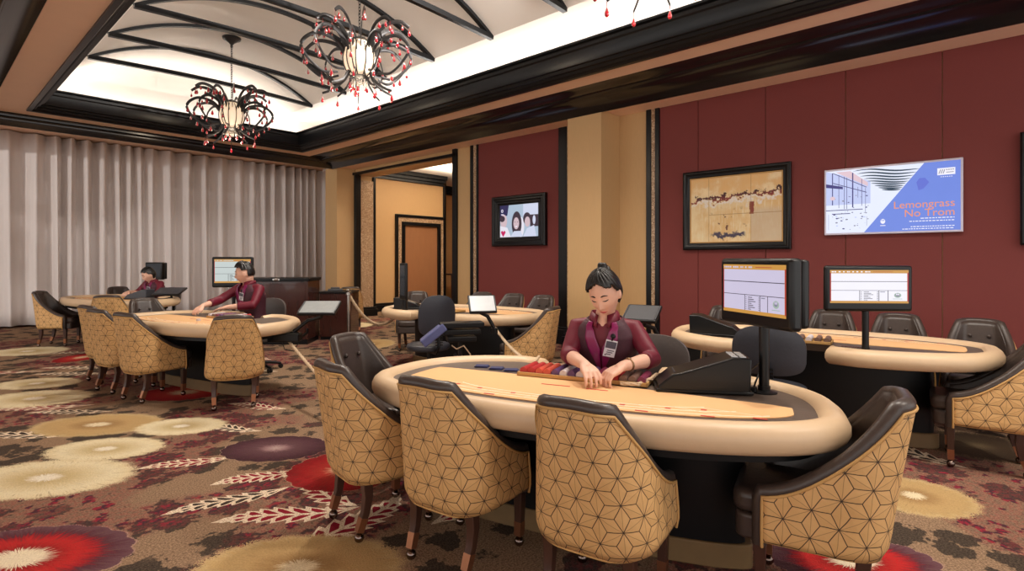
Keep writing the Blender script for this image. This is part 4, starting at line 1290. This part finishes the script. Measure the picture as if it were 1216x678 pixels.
mb.tube(P, .004, 6); mb.box(P[-1], (.03, .025, .024))
tag(mb.build('power_cable', M['cable'], smooth=40), 'black cable with plug curling beside the foreground screen\'s post', 'cable')
mb = MB(); mb.bb(-.06, .06, -.03, .03, 0, .04)
tag(mb.build('adapter', M['plastic'], None, tw(T_MAIN, .62, .54, ZT), radians(T_MAIN[1]), smooth=0, bevel=.006), 'black power adapter behind the wedge shuffler', 'adapter')

# ------------------------------------------------------------------ podium, posts, ropes
pod = thing('podium', 'dark mahogany podium desk with black top in front of the curtain', 'podium', (3.83, 8.14, 0), radians(-45))
mb = MB(); mb.bb(-.50, .45, -.28, .28, .07, .93); mb.build('body', M['mahogany'], pod, smooth=0, bevel=.006)
mb = MB(); mb.bb(-.52, .47, -.30, .30, .93, .975); mb.build('top', M['black'], pod, smooth=0, bevel=.006)
mb = MB(); mb.bb(-.49, .44, -.27, .27, 0, .07); mb.build('kickplate', M['black'], pod, smooth=0)
mb = MB(); mb.bb(-.46, .41, -.288, -.278, .12, .88); mb.build('front_panel', M['mahogany'], pod, smooth=0, bevel=.004)
mb = MB(); mb.bb(-.05, .05, -.31, -.29, .945, .965); mb.ell((0, -.302, .955), (.05, .012, .018)); mb.build('crest', M['chrome'], pod)
cb_ = thing('low_cabinet', 'low dark cabinet standing against the right of the podium', 'cabinet', (4.66, 7.92, 0), radians(-45))
mb = MB(); mb.bb(-.26, .22, -.26, .26, .05, .72); mb.build('body', M['mahogany'], cb_, smooth=0, bevel=.005)
mb = MB(); mb.bb(-.27, .23, -.27, .27, .72, .75); mb.build('top', M['black'], cb_, smooth=0, bevel=.004)
mb = MB(); mb.bb(-.25, .21, -.25, .25, 0, .05); mb.build('kickplate', M['black'], cb_, smooth=0)
mb = MB(); mb.bb(-.12, .1, -.1, .1, 0, .03); mb.bb(-.08, .06, -.06, .07, .03, .055)
tag(mb.build('desk_phone', M['greyplastic'], None, (4.60, 7.97, .75), radians(-30), smooth=0, bevel=.006), 'small grey device lying on the low cabinet', 'device')
def post(label, x, y):
    t = thing('rope_post', label, 'rope post', (x, y, 0))
    mb = MB(); mb.lathe([(.15, 0), (.15, .012), (.12, .03), (.03, .045), (.02, .06)], 28); mb.build('base', M['chrome'], t)
    mb = MB(); mb.tube([(0, 0, .05), (0, 0, .84)], .019, 14); mb.build('pole', M['chrome'], t)
    mb = MB(); mb.lathe([(.019, .84), (.032, .845), (.032, .87), (.019, .875), (.024, .89), (.026, .902), (.015, .912)], 20); mb.build('cap', M['chrome'], t)
post('chrome rope post between the podium and the unattended table', 3.38, 5.58)
e_mid = tw(T_MID, .98, .10, .57); e_mid2 = tw(T_MID, -.62, .58, .58)
rope('rope', 'rope sagging from the chrome post to the unattended table', catenary((3.39, 5.58, .84), (e_mid[0], e_mid[1], e_mid[2]), .22), .016, M['ropem'])
a = tw(T_LEFT, .86, .30, .55); b = tw(T_MAIN, -.52, .10, .2)
rope('rope', 'long cream rope sagging from the dealing man\'s table towards the foreground table', catenary((a[0], a[1], .55), (b[0], b[1], .16), .16, 40), .013, M['ropem'])
a = tw(T_MID, -.70, .50, .57); b = tw(T_MAIN, -.32, .72, .56)
rope('rope', 'cream rope running from the unattended table down to the foreground table', catenary(a, b, .08), .013, M['ropem'])
a = tw(T_MAIN, .33, .62, .60); b = tw(T_RIGHT, .86, .46, .55)
rope('rope', 'cream rope running behind the woman with hair bun to the right table', catenary(a, b, .12), .013, M['ropem'])
rope('rope', 'short cream rope lying along the back of the foreground chip tray', [tw(T_MAIN, -.41, .60, ZT + .03), tw(T_MAIN, -.38, .46, ZT + .02), tw(T_MAIN, -.30, .405, ZT + .03), tw(T_MAIN, -.14, .40, ZT + .034)], .009, M['ropem'])
rope('rope', 'frayed rope end by the nose of the wedge shuffler', [tw(T_MAIN, .16, .172, ZT + .016), tw(T_MAIN, .24, .18, ZT + .018), tw(T_MAIN, .285, .27, ZT + .03), tw(T_MAIN, .29, .38, ZT + .03)], .009, M['ropem'])
# corridor furniture glimpsed at the opening's right edge
cs = thing('console_table', 'dark console table glimpsed through the right of the corridor opening', 'table', (10.9, 11.95, 0))
mb = MB(); mb.bb(-.5, .5, -.2, .2, .80, .84); mb.build('top', M['darkwood'], cs, smooth=0, bevel=.005)
for sx in (-.45, .45):
    for sy in (-.16, .16):
        mb = MB(); mb.tube([(sx, sy, 0), (sx, sy, .8)], [.02, .03], 4, phase=pi / 4); mb.build('leg', M['darkwood'], cs, smooth=0)
vs_ = thing('tall_vase', 'tall slim tan vase on the corridor console', 'vase', (10.75, 11.95, .84))
mb = MB(); mb.lathe([(.07, 0), (.07, .02), (.045, .06), (.05, .5), (.055, .7), (.04, .8)], 20); mb.build('body', M['tanwall'], vs_)
mb = MB(); mb.lathe([(.04, .8), (.075, .84), (.08, .87), (.04, .9)], 20); mb.build('lip', M['darkwood'], vs_)
# ------------------------------------------------------------------ chandeliers
GLOW = NT('crackled_glass_globe')
_v = GLOW.new('ShaderNodeTexVoronoi'); _v.inputs['Scale'].default_value = 26; GLOW.link(GLOW.coord('Object', (1, 1, .6)), _v.inputs['Vector'])
GLOW.link(GLOW.mix(GLOW.smooth(_v.outputs['Distance'], .0, .03), S(255, 246, 226), S(240, 206, 170)), GLOW.b.inputs['Emission Color'])
GLOW.b.inputs['Base Color'].default_value = S(240, 225, 205); GLOW.b.inputs['Emission Strength'].default_value = .75
GLOW.b.inputs['Roughness'].default_value = .2
M['globe'] = GLOW.m
def glass(name, col, rough=.05):
    t = NT(name); n = t.noise(t.coord('Object'), 20, 1)
    t.link(t.mix(n, col, tuple(c * .8 for c in col[:3]) + (1,)), t.b.inputs['Base Color'])
    t.b.inputs['Transmission Weight'].default_value = .55; t.b.inputs['Roughness'].default_value = rough; t.b.inputs['IOR'].default_value = 1.5
    t.b.inputs['Coat Weight'].default_value = .5
    return t.m
M['ruby'] = glass('ruby_crystal', S(200, 16, 44))
M['crystal'] = glass('clear_crystal', S(240, 232, 220))
def chandelier(label, x, y, zc, ztop):
    t = thing('chandelier', label, 'chandelier', (x, y, zc), random.uniform(0, 1), 'chandeliers down the vaulted ceiling')
    mb = MB(); mb.lathe([(.02, -.20), (.07, -.19), (.125, -.13), (.155, -.05), (.16, .02), (.145, .1), (.11, .16), (.07, .195), (.02, .20)], 28)
    mb.build('globe', M['globe'], t, smooth=80)
    mb = MB()
    for k in range(10):
        a = 2 * pi * k / 10
        mb.tube([((.164 * cos(q) + .004) * cos(a), (.164 * cos(q) + .004) * sin(a), .205 * sin(q)) for q in np.linspace(-1.45, 1.45, 11)], .006, 5)
    mb.lathe([(.075, .19), (.095, .20), (.06, .225), (.02, .24)], 20); mb.lathe([(.09, -.175), (.1, -.185), (.07, -.21), (.03, -.215)], 20)
    mb.build('cage', M['bronze'], t, smooth=50)
    q = random.Random(int(x * 100 + y * 10))
    tips = []
    def arm(pts, wv):
        P = [Vector(p) for p in pts]
        # quadratic smoothing through the points
        out = []
        n = len(P)
        for i in range(n - 1):
            p0, p1, p2, p3 = P[max(i - 1, 0)], P[i], P[i + 1], P[min(i + 2, n - 1)]
            for s_ in range(5):
                u = s_ / 5
                out.append(.5 * ((2 * p1) + (p2 - p0) * u + (2 * p0 - 5 * p1 + 4 * p2 - p3) * u * u + (3 * p1 - p0 - 3 * p2 + p3) * u ** 3))
        out.append(P[-1])
        N = len(out)
        mb = MB(); mb.tube(out, [(wv * (1 - .45 * i / N), .0055) for i in range(N)], 6, up=(0, 0, 1))
        mb.build('arm', M['bronze'], t, smooth=50)
        return out
    def rad(a, prof): return [(r * cos(a), r * sin(a), z) for r, z in prof]
    drops = []
    for k in range(11):
        a = 2 * pi * k / 11 + .1; j = q.uniform(.92, 1.08)
        o = arm(rad(a, [(.13, .10), (.17, .24 * j), (.27 * j, .34 * j), (.40 * j, .36 * j), (.49 * j, .30 * j)]), .030)
        drops += [o[-1], o[-5], o[-9]]
    for k in range(11):
        a = 2 * pi * k / 11 + .4; j = q.uniform(.92, 1.08)
        o = arm(rad(a, [(.15, .06), (.24, .16), (.40 * j, .19 * j), (.52 * j, .12), (.55 * j, .02), (.46 * j, -.10), (.34 * j, -.18), (.22, -.16)]), .022)
        drops += [o[11], o[17], o[23], o[29]]
    for k in range(9):
        a = 2 * pi * k / 9 + .2; j = q.uniform(.9, 1.1)
        o = arm(rad(a, [(.12, -.14), (.16, -.22), (.25 * j, -.29 * j), (.34 * j, -.33 * j)]), .020)
        drops += [o[-1]]
    for k in range(5):
        a = 2 * pi * k / 5; drops.append(Vector((.08 * cos(a), .08 * sin(a), -.24)))
    for d in drops[:96]:
        L = q.uniform(.025, .06); s_ = q.uniform(1.0, 1.5)
        mb = MB(); mb.tube([(0, 0, -.005), (0, 0, -L)], .0018, 4)
        mb.lathe([(.0015, -L), (.006 * s_, -L - .012), (.0135 * s_, -L - .034 * s_), (.0125 * s_, -L - .042 * s_), (.006 * s_, -L - .05 * s_), (.001, -L - .051 * s_)], 8)
        mb.build('ruby_drop', M['ruby'], t, tuple(d), smooth=60)
    mb = MB()
    for k in range(16):
        a = 2 * pi * k / 16; r = .075 - .02 * (k % 2)
        for i in range(3): mb.ell((r * cos(a), r * sin(a), -.225 - .022 * i), (.008, .008, .011), 6, 5)
    b = mb.build('crystal_fringe', M['crystal'], t)
    mb = MB(); z = .24; i = 0
    while z < ztop - zc - .14:
        pts = []
        for k in range(10):
            a = 2 * pi * k / 10; pts.append(((.012 * cos(a)) * (1 - i % 2), (.012 * cos(a)) * (i % 2), z + .02 + .021 * sin(a)))
        mb.tube(pts, .0038, 5, closed=True); z += .033; i += 1
    mb.build('chain', M['bronze'], t)
    H_ = ztop - zc
    mb = MB(); mb.lathe([(.012, H_ - .15), (.02, H_ - .13), (.015, H_ - .11), (.04, H_ - .08), (.09, H_ - .045), (.12, H_ - .03), (.125, H_ - .004), (.11, H_)], 28); mb.build('canopy', M['bronze'], t)
    lamp('chandelier_bulb', 'POINT', (x, y, zc - .42), 16, (1, .82, .6), shadow_soft_size=.1)
CH_Z = 3.32
chandelier('farthest chandelier, ruby drops round a glowing globe, hung before the curtain', 3.15, 8.33, CH_Z, vault_z(3.15) + .0)
chandelier('middle chandelier with ruby drops, the largest fully visible one', 3.15, 4.99, CH_Z, vault_z(3.15) + .0)
chandelier('chandelier at the top edge of the photo, only its lowest ruby drops showing', 3.15, 1.66, CH_Z, vault_z(3.15) + .0)
# ------------------------------------------------------------------ people (local +y is the way they face)
def head_point(d, wide=1.0):
    x, y, z = d
    sm = lambda a, b, v: (lambda u: u * u * (3 - 2 * u))(max(0, min(1, (v - a) / (b - a))))
    px, py, pz = x * .073 * wide, y * .092, z * .116
    lo = sm(.0, -1, z)
    px *= 1 - .38 * lo ** 1.3
    if y < 0: py *= 1 - .45 * sm(-.1, -.9, z)
    else: py *= 1 + .02 * lo
    if z > .2: py -= .006 * z
    f = sm(.1, .7, y)
    # nose
    nz = sm(.012, -.034, pz) * (1 - sm(-.036, -.050, pz))
    py += f * .021 * nz * math.exp(-(px / .0105) ** 2)
    # eye sockets, brow, cheeks, mouth, chin
    for s in (-1, 1):
        py -= f * .0085 * math.exp(-((px - s * .030) / .017) ** 2 - ((pz - .008) / .013) ** 2)
        py += f * .0045 * math.exp(-((px - s * .030) / .011) ** 2 - ((pz - .006) / .0075) ** 2)
        py += f * .004 * math.exp(-((px - s * .036) / .018) ** 2 - ((pz + .028) / .016) ** 2)
        py += f * .003 * math.exp(-((px - s * .026) / .020) ** 2 - ((pz - .028) / .008) ** 2)
    py += f * .0045 * math.exp(-(px / .020) ** 2 - ((pz + .064) / .007) ** 2)
    py -= f * .0030 * math.exp(-(px / .022) ** 2 - ((pz + .080) / .006) ** 2)
    py += f * .007 * math.exp(-(px / .022) ** 2 - ((pz + .100) / .014) ** 2)
    return Vector((px, py, pz))
def sphere_dirs(n, m):
    rows = []
    for i in range(m + 1):
        a = -pi / 2 + pi * i / m
        rows.append([(cos(a) * cos(2 * pi * k / n), cos(a) * sin(2 * pi * k / n), sin(a)) for k in range(n)])
    return rows
def front_y(x, z, wide=1.0):
    """face surface depth at a given x, z"""
    lo, hi = .0, 1.0
    best = 0
    for i in range(60):
        zz = z / .116
        xx = x / (.073 * wide)
        # undo the jaw narrowing roughly
        l = max(0, min(1, -zz)); l = l * l * (3 - 2 * l)
        xx /= (1 - .38 * l ** 1.3)
        yy = math.sqrt(max(0.0001, 1 - min(.98, xx * xx + zz * zz)))
        return head_point((xx, yy, zz), wide).y
def person(name, label, loc, rz, pelvis, chest, neck, head, rot, arms, legs, hair='bun', wide=1.0, voxel=.006, sh=1.0, male=False, vest=True):
    t = thing(name, label, 'person', loc, radians(rz))
    V = Vector
    hp = V(head)
    Rh = Matrix.Rotation(radians(rot[2]), 3, 'Z') @ Matrix.Rotation(radians(rot[1]), 3, 'Y') @ Matrix.Rotation(radians(-rot[0]), 3, 'X')
    HS = 1.0
    body = MB()
    rows = [[tuple(hp + Rh @ (head_point(d, wide) * HS)) for d in r] for r in sphere_dirs(72, 54)]
    body.grid(rows, closed=True)
    for s in (-1, 1):
        c = hp + Rh @ V((s * .073 * wide, -.008, -.012))
        body.ell(c, (.010, .019, .031), 10, 8, rot=Rh @ Matrix.Rotation(radians(12 * s), 3, 'Z'))
        c = hp + Rh @ V((s * .012, front_y(.012, -.043, wide) - .002, -.042)); body.ell(c, (.007, .008, .006), 8, 6, rot=Rh)
    nk = V(neck); ch = V(chest); pv = V(pelvis)
    skull = hp + Rh @ V((0, -.028, -.055))
    body.ell(nk + V((0, .036, -.030)), (.036, .028, .052), 14, 10, rot=Matrix.Rotation(radians(28), 3, 'X'))
    body.tube([nk - V((0, .0, .06)), nk, nk.lerp(skull, .5), skull, skull.lerp(hp, .4)], [.058 * sh, .050 * (1.12 if male else 1), .047 * (1.15 if male else 1), .052 * (1.1 if male else 1), .05], 16)
    # torso rings
    def torso(grow, top=1.0):
        up = (nk - pv).normalized()
        fw = V((0, 1, 0)); rgt = V((1, 0, 0))
        K = [(pv - V((0, 0, .06)), .145, .105), (pv + V((0, 0, .03)), .155 * (1 if not male else 1.0), .112), (pv.lerp(ch, .45), .128 if not male else .145, .094), (pv.lerp(ch, .75), .140 if not male else .158, .105), (ch, .160 * sh, .112), (ch.lerp(nk, .45), .156 * sh, .100), (ch.lerp(nk, .72), .122 * sh, .082), (ch.lerp(nk, .90), .085 * sh, .066), (nk + V((0, 0, .005)), .062 * sh, .060)]
        return [(c, a + grow, b + grow) for c, a, b in K]
    def rings(K, n=28, a0=0, a1=2 * pi):
        fwd = (nk - pv).normalized(); side = V((1, 0, 0)); front = side.cross(fwd).normalized() * -1
        if front.y < 0: front = -front
        rows = []
        for c, a, b in K:
            rows.append([tuple(c + side * (a * math.copysign(abs(cos(q)) ** .85, cos(q))) + front * (b * math.copysign(abs(sin(q)) ** .85, sin(q)))) for q in [a0 + (a1 - a0) * i / n for i in range(n if a1 - a0 > 6.2 else n + 1)]])
        return rows
    def closed_loft(mb, rows):
        n = len(rows[0]); o = len(mb.v)
        mb.grid(rows, closed=True)
        mb.f.append(tuple(o + i for i in range(n))[::-1]); mb.m.append(0)
        L = o + (len(rows) - 1) * n
        mb.f.append(tuple(L + i for i in range(n))); mb.m.append(0)
    closed_loft(body, rings(torso(-.016)))
    shirt = MB(); closed_loft(shirt, rings(torso(.006)[:-1]))
    hand_mb = body
    for s, (sho, elb, wri, kn, curl) in zip((1, -1), arms):
        S0, E, W_, K_ = V(sho), V(elb), V(wri), V(kn)
        body.tube([ch.lerp(nk, .45) + V((s * .09, 0, .02)), S0, S0.lerp(E, .5), E, E.lerp(W_, .35), W_, W_.lerp(K_, .25)], [.040, .040, .038, .035, .036, .0245, .022], 14)
        # sleeve to just below the elbow
        en = E.lerp(W_, .28 if not male else .62)
        pts = [ch.lerp(nk, .42) + V((s * .06, 0, .0)), S0.lerp(ch.lerp(nk, .55), .3) + V((0, 0, .004)), S0, S0.lerp(E, .35), S0.lerp(E, .75), E, en]
        rr = [.052, .054, .053, .048, .046, .047, .046 if not male else .044]
        shirt.tube(pts, [r * (1.04 if male else 1) for r in rr], 16)
        # hand: palm, four fingers, thumb
        fwd = (K_ - W_).normalized(); L = .083
        kn_c = W_ + fwd * L
        side = V(fwd).cross(V((0, 0, 1))).normalized()        # to the right of the hand's direction
        palmn = side.cross(fwd).normalized()
        if palmn.z > 0: palmn = -palmn
        thumb = -side if s > 0 else side                      # thumbs point inwards, palms down
        for q in (-.5, -.17, .17, .5):
            body.tube([W_ + side * q * .022, W_ + fwd * .045 + side * q * .052, kn_c + side * q * .062], [.016, .0145, .0115], 10)
        for i, q in enumerate((-.5, -.17, .17, .5)):
            order = i if (thumb - side).length < 1e-6 else 3 - i   # 0 = nearest thumb? side = thumb direction
            fl = (.062, .074, .070, .055)[order if True else i]
            base_ = kn_c + side * q * .066
            spread = side * q * .16
            c1, c2, c3 = [radians(x_) for x_ in curl]
            d1 = (fwd * cos(c1) + palmn * sin(c1) + spread).normalized()
            d2 = (fwd * cos(c1 + c2) + palmn * sin(c1 + c2) + spread * .6).normalized()
            d3 = (fwd * cos(c1 + c2 + c3) + palmn * sin(c1 + c2 + c3) + spread * .2).normalized()
            p1 = base_ + d1 * fl * .46; p2 = p1 + d2 * fl * .33; p3 = p2 + d3 * fl * .27
            body.tube([base_ - fwd * .012, base_, p1, p2, p3], [.0095, .0092, .0084, .0075, .0058], 10)
        tb = W_ + fwd * .022 + thumb * .016
        t1 = tb + (fwd * .75 + thumb * .75 + palmn * .25).normalized() * .036
        t2 = t1 + (fwd * .95 + thumb * .2 + palmn * .35).normalized() * .030
        t3 = t2 + (fwd * .95 - thumb * .05 + palmn * .45).normalized() * .022
        body.tube([tb - fwd * .005, tb, t1, t2, t3], [.015, .0145, .0115, .0098, .007], 10)
    # legs
    tro = MB()
    for s, (knee, ank) in zip((1, -1), legs):
        hipj = pv + V((s * .085, .0, -.02)); Kn = V(knee); An = V(ank)
        body.tube([hipj, hipj.lerp(Kn, .5), Kn, Kn.lerp(An, .35), An, An + V((0, .04, -.03))], [.072, .064, .048, .046, .032, .03], 12)
        tro.tube([pv + V((s * .06, -.02, .02)), hipj, hipj.lerp(Kn, .5), Kn, Kn.lerp(An, .35), An + V((0, 0, .02))], [.095, .092, .078, .062, .058, .05], 14)
    body.build('body', M['skin'], t, voxel=voxel, sm=2)
    shirt.build('shirt', M['shirt'], t, voxel=voxel * 1.6, sm=12)
    tro.ell(pv + V((0, 0, -.03)), (.16, .125, .10), 20, 12)
    tro.build('trousers', M['trouser'], t, voxel=.012, sm=4)
    for s, (knee, ank) in zip((1, -1), legs):
        A_ = V(ank); mb = MB(); mb.ell((A_.x, A_.y + .055, .035), (.042, .12, .036), 16, 10); mb.ell((A_.x, A_.y - .01, .055), (.038, .05, .045), 14, 8)
        mb.build('shoe', M['black'], t, voxel=.01, sm=3)
    K = torso(.013 if not male else .014)
    # vest with a V opening
    if vest:
        K2 = [K[1]] + [K[2], K[3], K[4], K[5], (ch.lerp(nk, .68), K[6][1] * 1.02, K[6][2] * 1.06), (ch.lerp(nk, .80), .118 * sh, .090), (ch.lerp(nk, .93), .088 * sh, .076)]
        gaps = [.02, .02, .03, .12, .26, .36, .50, .62]
        fwd_ = (nk - pv).normalized(); side_ = V((1, 0, 0)); front_ = side_.cross(fwd_); front_ = front_ if front_.y > 0 else -front_
        def ring_pts(c, a, b, q0, q1, n, g=0):
            return [tuple(c + side_ * ((a + g) * math.copysign(abs(cos(q)) ** .85, cos(q))) + front_ * ((b + g) * math.copysign(abs(sin(q)) ** .85, sin(q)))) for q in [q0 + (q1 - q0) * i / n for i in range(n + 1)]]
        import itertools
        def dens(rows_k, gaps, m=5):
            o = []
            for i in range(len(rows_k) - 1):
                for j in range(m):
                    u = j / m; c0, a0, b0 = rows_k[i]; c1, a1, b1 = rows_k[i + 1]
                    o.append((c0.lerp(c1, u), a0 + (a1 - a0) * u, b0 + (b1 - b0) * u, gaps[i] + (gaps[i + 1] - gaps[i]) * u))
            o.append((*rows_k[-1], gaps[-1])); return o
        D = dens(K2, gaps)
        mb = MB(); mb.grid([ring_pts(c, a, b, pi / 2 + g, pi / 2 + 2 * pi - g, 44) for c, a, b, g in D])
        mb.build('vest', M['vest'], t, smooth=80, solid=.004)
        for s in (-1, 1):
            mb = MB(); mb.grid([ring_pts(c, a, b, pi / 2 + s * max(.01, g - .15 * min(1, (i - 8) / 6)), pi / 2 + s * (g + .05 + .12 * min(1, max(0, (i - 9) / 8))), 6, .006) for i, (c, a, b, g) in enumerate(D) if i >= 9])
            mb.build('satin_lapel', M['satin'], t, smooth=80, solid=.003)
        # collar
        cdir = (hp - nk).normalized()
        for s in (-1, 1):
            rows = []
            for k in range(9):
                q = pi / 2 + s * (.35 + (pi - .35) * k / 8)
                r0, r1 = .066 * sh, .074 * sh
                drop = .045 * max(0, 1 - k / 4)
                lo = nk + V((r1 * cos(q) * 1.05, r1 * sin(q) + .012, -.012 - drop)); hi = nk + V((r0 * cos(q), r0 * sin(q) * .92, .028 - .02 * max(0, 1 - k / 3)))
                rows.append([tuple(lo), tuple(lo.lerp(hi, .5) + V((cos(q), sin(q), 0)) * .004), tuple(hi)])
            mb = MB(); mb.grid(rows); mb.build('collar', M['shirt'], t, smooth=80, solid=.004)
        # name card
        c, a, b, g = D[19]
        bx = -.055
        p = c + side_ * bx + front_ * (b + .016) * .97
        Rb = Matrix((side_, -front_, fwd_)).transposed()
        Rb = Rb @ Matrix.Rotation(radians(-14), 3, 'Z') @ Matrix.Rotation(radians(-14), 3, 'Y')
        bd = MB(); bd.box(tuple(p + Rb @ V((0, -.004, -.03))), (.058, .003, .088), rot=Rb)
        card = bd.build('name_card', M['badge'], t, smooth=0)
        mb = MB()
        mb.box(tuple(p + Rb @ V((0, -.0062, -.010))), (.052, .001, .036), rot=Rb)
        for k in range(3): mb.box(tuple(p + Rb @ V((-.004 + .004 * k, -.0062, -.040 - .010 * k))), (.036 - .006 * k, .001, .0045), rot=Rb)
        mb.box(tuple(p + Rb @ V((.018, -.0062, -.065))), (.008, .001, .006), rot=Rb)
        mb.build('card_print', M['badgedark'], card, smooth=0)
        mb = MB(); mb.tube([p + Rb @ V((0, -.004, .012)), p + Rb @ V((0, -.006, .03))], .004, 6); q = p + Rb @ V((0, -.008, .038)); mb.ell(tuple(q), (.013, .008, .013), 12, 8)
        mb.build('clip', M['black'], card)
    # face: brows, lashes, lips
    def strip(pts, r, nm, m, flat=.6, off=.001):
        mb = MB(); mb.tube([hp + Rh @ (V((x, front_y(x, z, wide) + off, z)) * HS) for x, z in pts], r, 6); return mb.build(nm, m, t)
    for s in (-1, 1):
        strip([(s * (.014 + .006 * k), .0265 - .0006 * k + .0045 * sin(pi * k / 5)) for k in range(6)], [.002, .0033, .0034, .0031, .0024, .0014], 'eyebrow', M['brow'])
        strip([(s * (.017 + .0045 * k), .0025 - .0035 * sin(pi * k / 6)) for k in range(7)], [.001, .002, .0025, .0027, .0027, .0023, .0012], 'eyelashes', M['black'], off=.0008)
    strip([(-.021, -.066), (-.014, -.0645), (-.006, -.0625), (0, -.0635), (.006, -.0625), (.014, -.0645), (.021, -.066)], [.001, .0026, .0034, .0032, .0034, .0026, .001], 'upper_lip', M['lip'], off=-.0005)
    strip([(-.018, -.067), (-.010, -.0695), (0, -.0705), (.010, -.0695), (.018, -.067)], [.001, .0032, .0040, .0032, .001], 'lower_lip', M['lip'], off=-.0005)
    # hair: a cap following the skull, open at the face
    n, m = 96, 60
    mb = MB(); keep = {}
    q = random.Random(3)
    G = sphere_dirs(n, m)
    def is_hair(d):
        x, y, z = d
        if male:
            ax = abs(x)
            if y > .42: line = .58 - .06 * ax
            elif y > -.42: line = -.34 + (y + .42) / .84 * .90
            else: line = -.34
            if ax > .55 and -.40 < y < .42: line = max(line, .24)
            return z > line
        line = .72 - .42 * abs(x) if y > .45 else (.56 - 1.05 * min(1, max(0, (.45 - y) / .6)) if y > -.3 else -.62)
        if abs(x) > .5 and -.25 < y < .35: line = max(line, .12 - .9 * max(0, -y))
        return z > line
    idx = {}
    vs = []; fs = []
    thick = .010 if not male else .008
    for i, r in enumerate(G):
        for k, d in enumerate(r):
            p = head_point(d, wide)
            nn = V((d[0] / .073, d[1] / .092, d[2] / .116)).normalized()
            e = thick * (1 + .18 * sin(40 * atan2(d[1], d[0]) * .5 + 6 * d[2]))
            if male and d[2] > .3 and d[1] > 0: e += .016 * d[2] ** 2 * max(0, d[1] + .5)
            vs.append(tuple(hp + Rh @ ((p + nn * e) * HS)))
    for i in range(m):
        for k in range(n):
            l = (k + 1) % n
            if all(is_hair(G[a][b]) for a, b in ((i, k), (i, l), (i + 1, k), (i + 1, l))):
                fs.append((i * n + k, i * n + l, (i + 1) * n + l, (i + 1) * n + k))
    used = sorted({a for f in fs for a in f}); mp_ = {a: j for j, a in enumerate(used)}
    mb.add([vs[a] for a in used], [tuple(mp_[a] for a in f) for f in fs])
    hr = mb.build('hair', M['hair'], t, smooth=80, solid=.014)
    if hair == 'bun':
        mb = MB(); c = hp + Rh @ V((0, -.066, .098))
        for k in range(5):
            pts = []
            for i in range(26):
                a = 2 * pi * i / 26
                pts.append(c + Rh @ V(((.024 - .003 * k) * cos(a + k), (.022 - .003 * k) * sin(a + k), -.006 + .007 * k + .006 * sin(2 * a + k))))
            mb.tube(pts, .013, 8, closed=True)
        mb.ell(tuple(c), (.028, .026, .026), 14, 10, rot=Rh)
        mb.build('hair_bun', M['hair'], hr, smooth=80)
    return t, hp, Rh

# the woman at the foreground table
wp = tw(T_MAIN, .12, .70)
W_LOC = (2.52, 1.60, 0)
lady, hp, Rh = person('woman_dealer', 'woman with a hair bun in crimson shirt bowing her head over the chip tray', W_LOC, 201.7 - 90,
    (0, -.02, .50), (0, .03, .80), (-.005, .075, .955), (-.02, .165, 1.08), (28, 5, -10),
    [((.146, .055, .890), (.165, .17, .755), (.03, .38, .75), (-.05, .50, .71), (28, 30, 22)),
     ((-.152, .045, .890), (-.255, .14, .755), (-.14, .35, .75), (-.06, .43, .705), (30, 40, 30))],
    [((.10, .27, .46), (.10, .22, .08)), ((-.10, .27, .46), (-.10, .22, .08))], 'bun', 1.0, .0042, 1.0)
a = Vector((-.255, .14, .755)).lerp(Vector((-.14, .35, .75)), .80); d = (Vector((-.14, .35, .75)) - Vector((-.255, .14, .755))).normalized()
mb = MB(); u = d.cross(Vector((0, 0, 1))).normalized(); v = d.cross(u)
mb.tube([a + u * .029 * cos(q) + v * .027 * sin(q) for q in [2 * pi * i / 20 for i in range(20)]], .005, 8, closed=True)
mb.ell(tuple(a - v * .029 if v.z < 0 else a + v * .029), (.014, .014, .006), 12, 8)
mb.build('wristwatch', M['watch'], lady)
# the man at the left table
ml = tw(T_LEFT, .16, .70)
man, _, _ = person('man_dealer', 'man with short black hair in crimson shirt reaching one hand over his table', (dl[0] - .04, dl[1] - .02, 0), 188 - 90,
    (0, 0, .50), (0, .04, .84), (0, .07, .99), (.0, .115, 1.10), (10, 0, -38),
    [((.19, .06, .93), (.23, .27, .80), (.12, .50, .76), (.08, .64, .69), (20, 35, 25)), ((-.19, .05, .93), (-.25, .16, .76), (-.10, .36, .745), (-.02, .44, .725), (15, 20, 15))],
    [((.11, .38, .46), (.11, .40, .08)), ((-.11, .38, .46), (-.11, .40, .08))], 'short', 1.04, .006, 1.12, True)
# the woman at the far table
far, _, _ = person('woman_dealer', 'far woman with dark tied back hair in crimson shirt before the curtain', (df[0] - .05, df[1] - .02, 0), 200 - 90,
    (0, 0, .47), (0, .04, .77), (0, .07, .90), (.0, .14, 1.0), (24, 0, -15),
    [((.165, .06, .86), (.22, .17, .71), (.06, .42, .735), (0, .52, .71), (20, 25, 20)), ((-.17, .05, .86), (-.24, .14, .71), (-.12, .38, .735), (-.05, .47, .71), (20, 25, 20))],
    [((.10, .36, .44), (.10, .38, .08)), ((-.10, .36, .44), (-.10, .38, .08))], 'tied', 1.0, .008, 1.0)
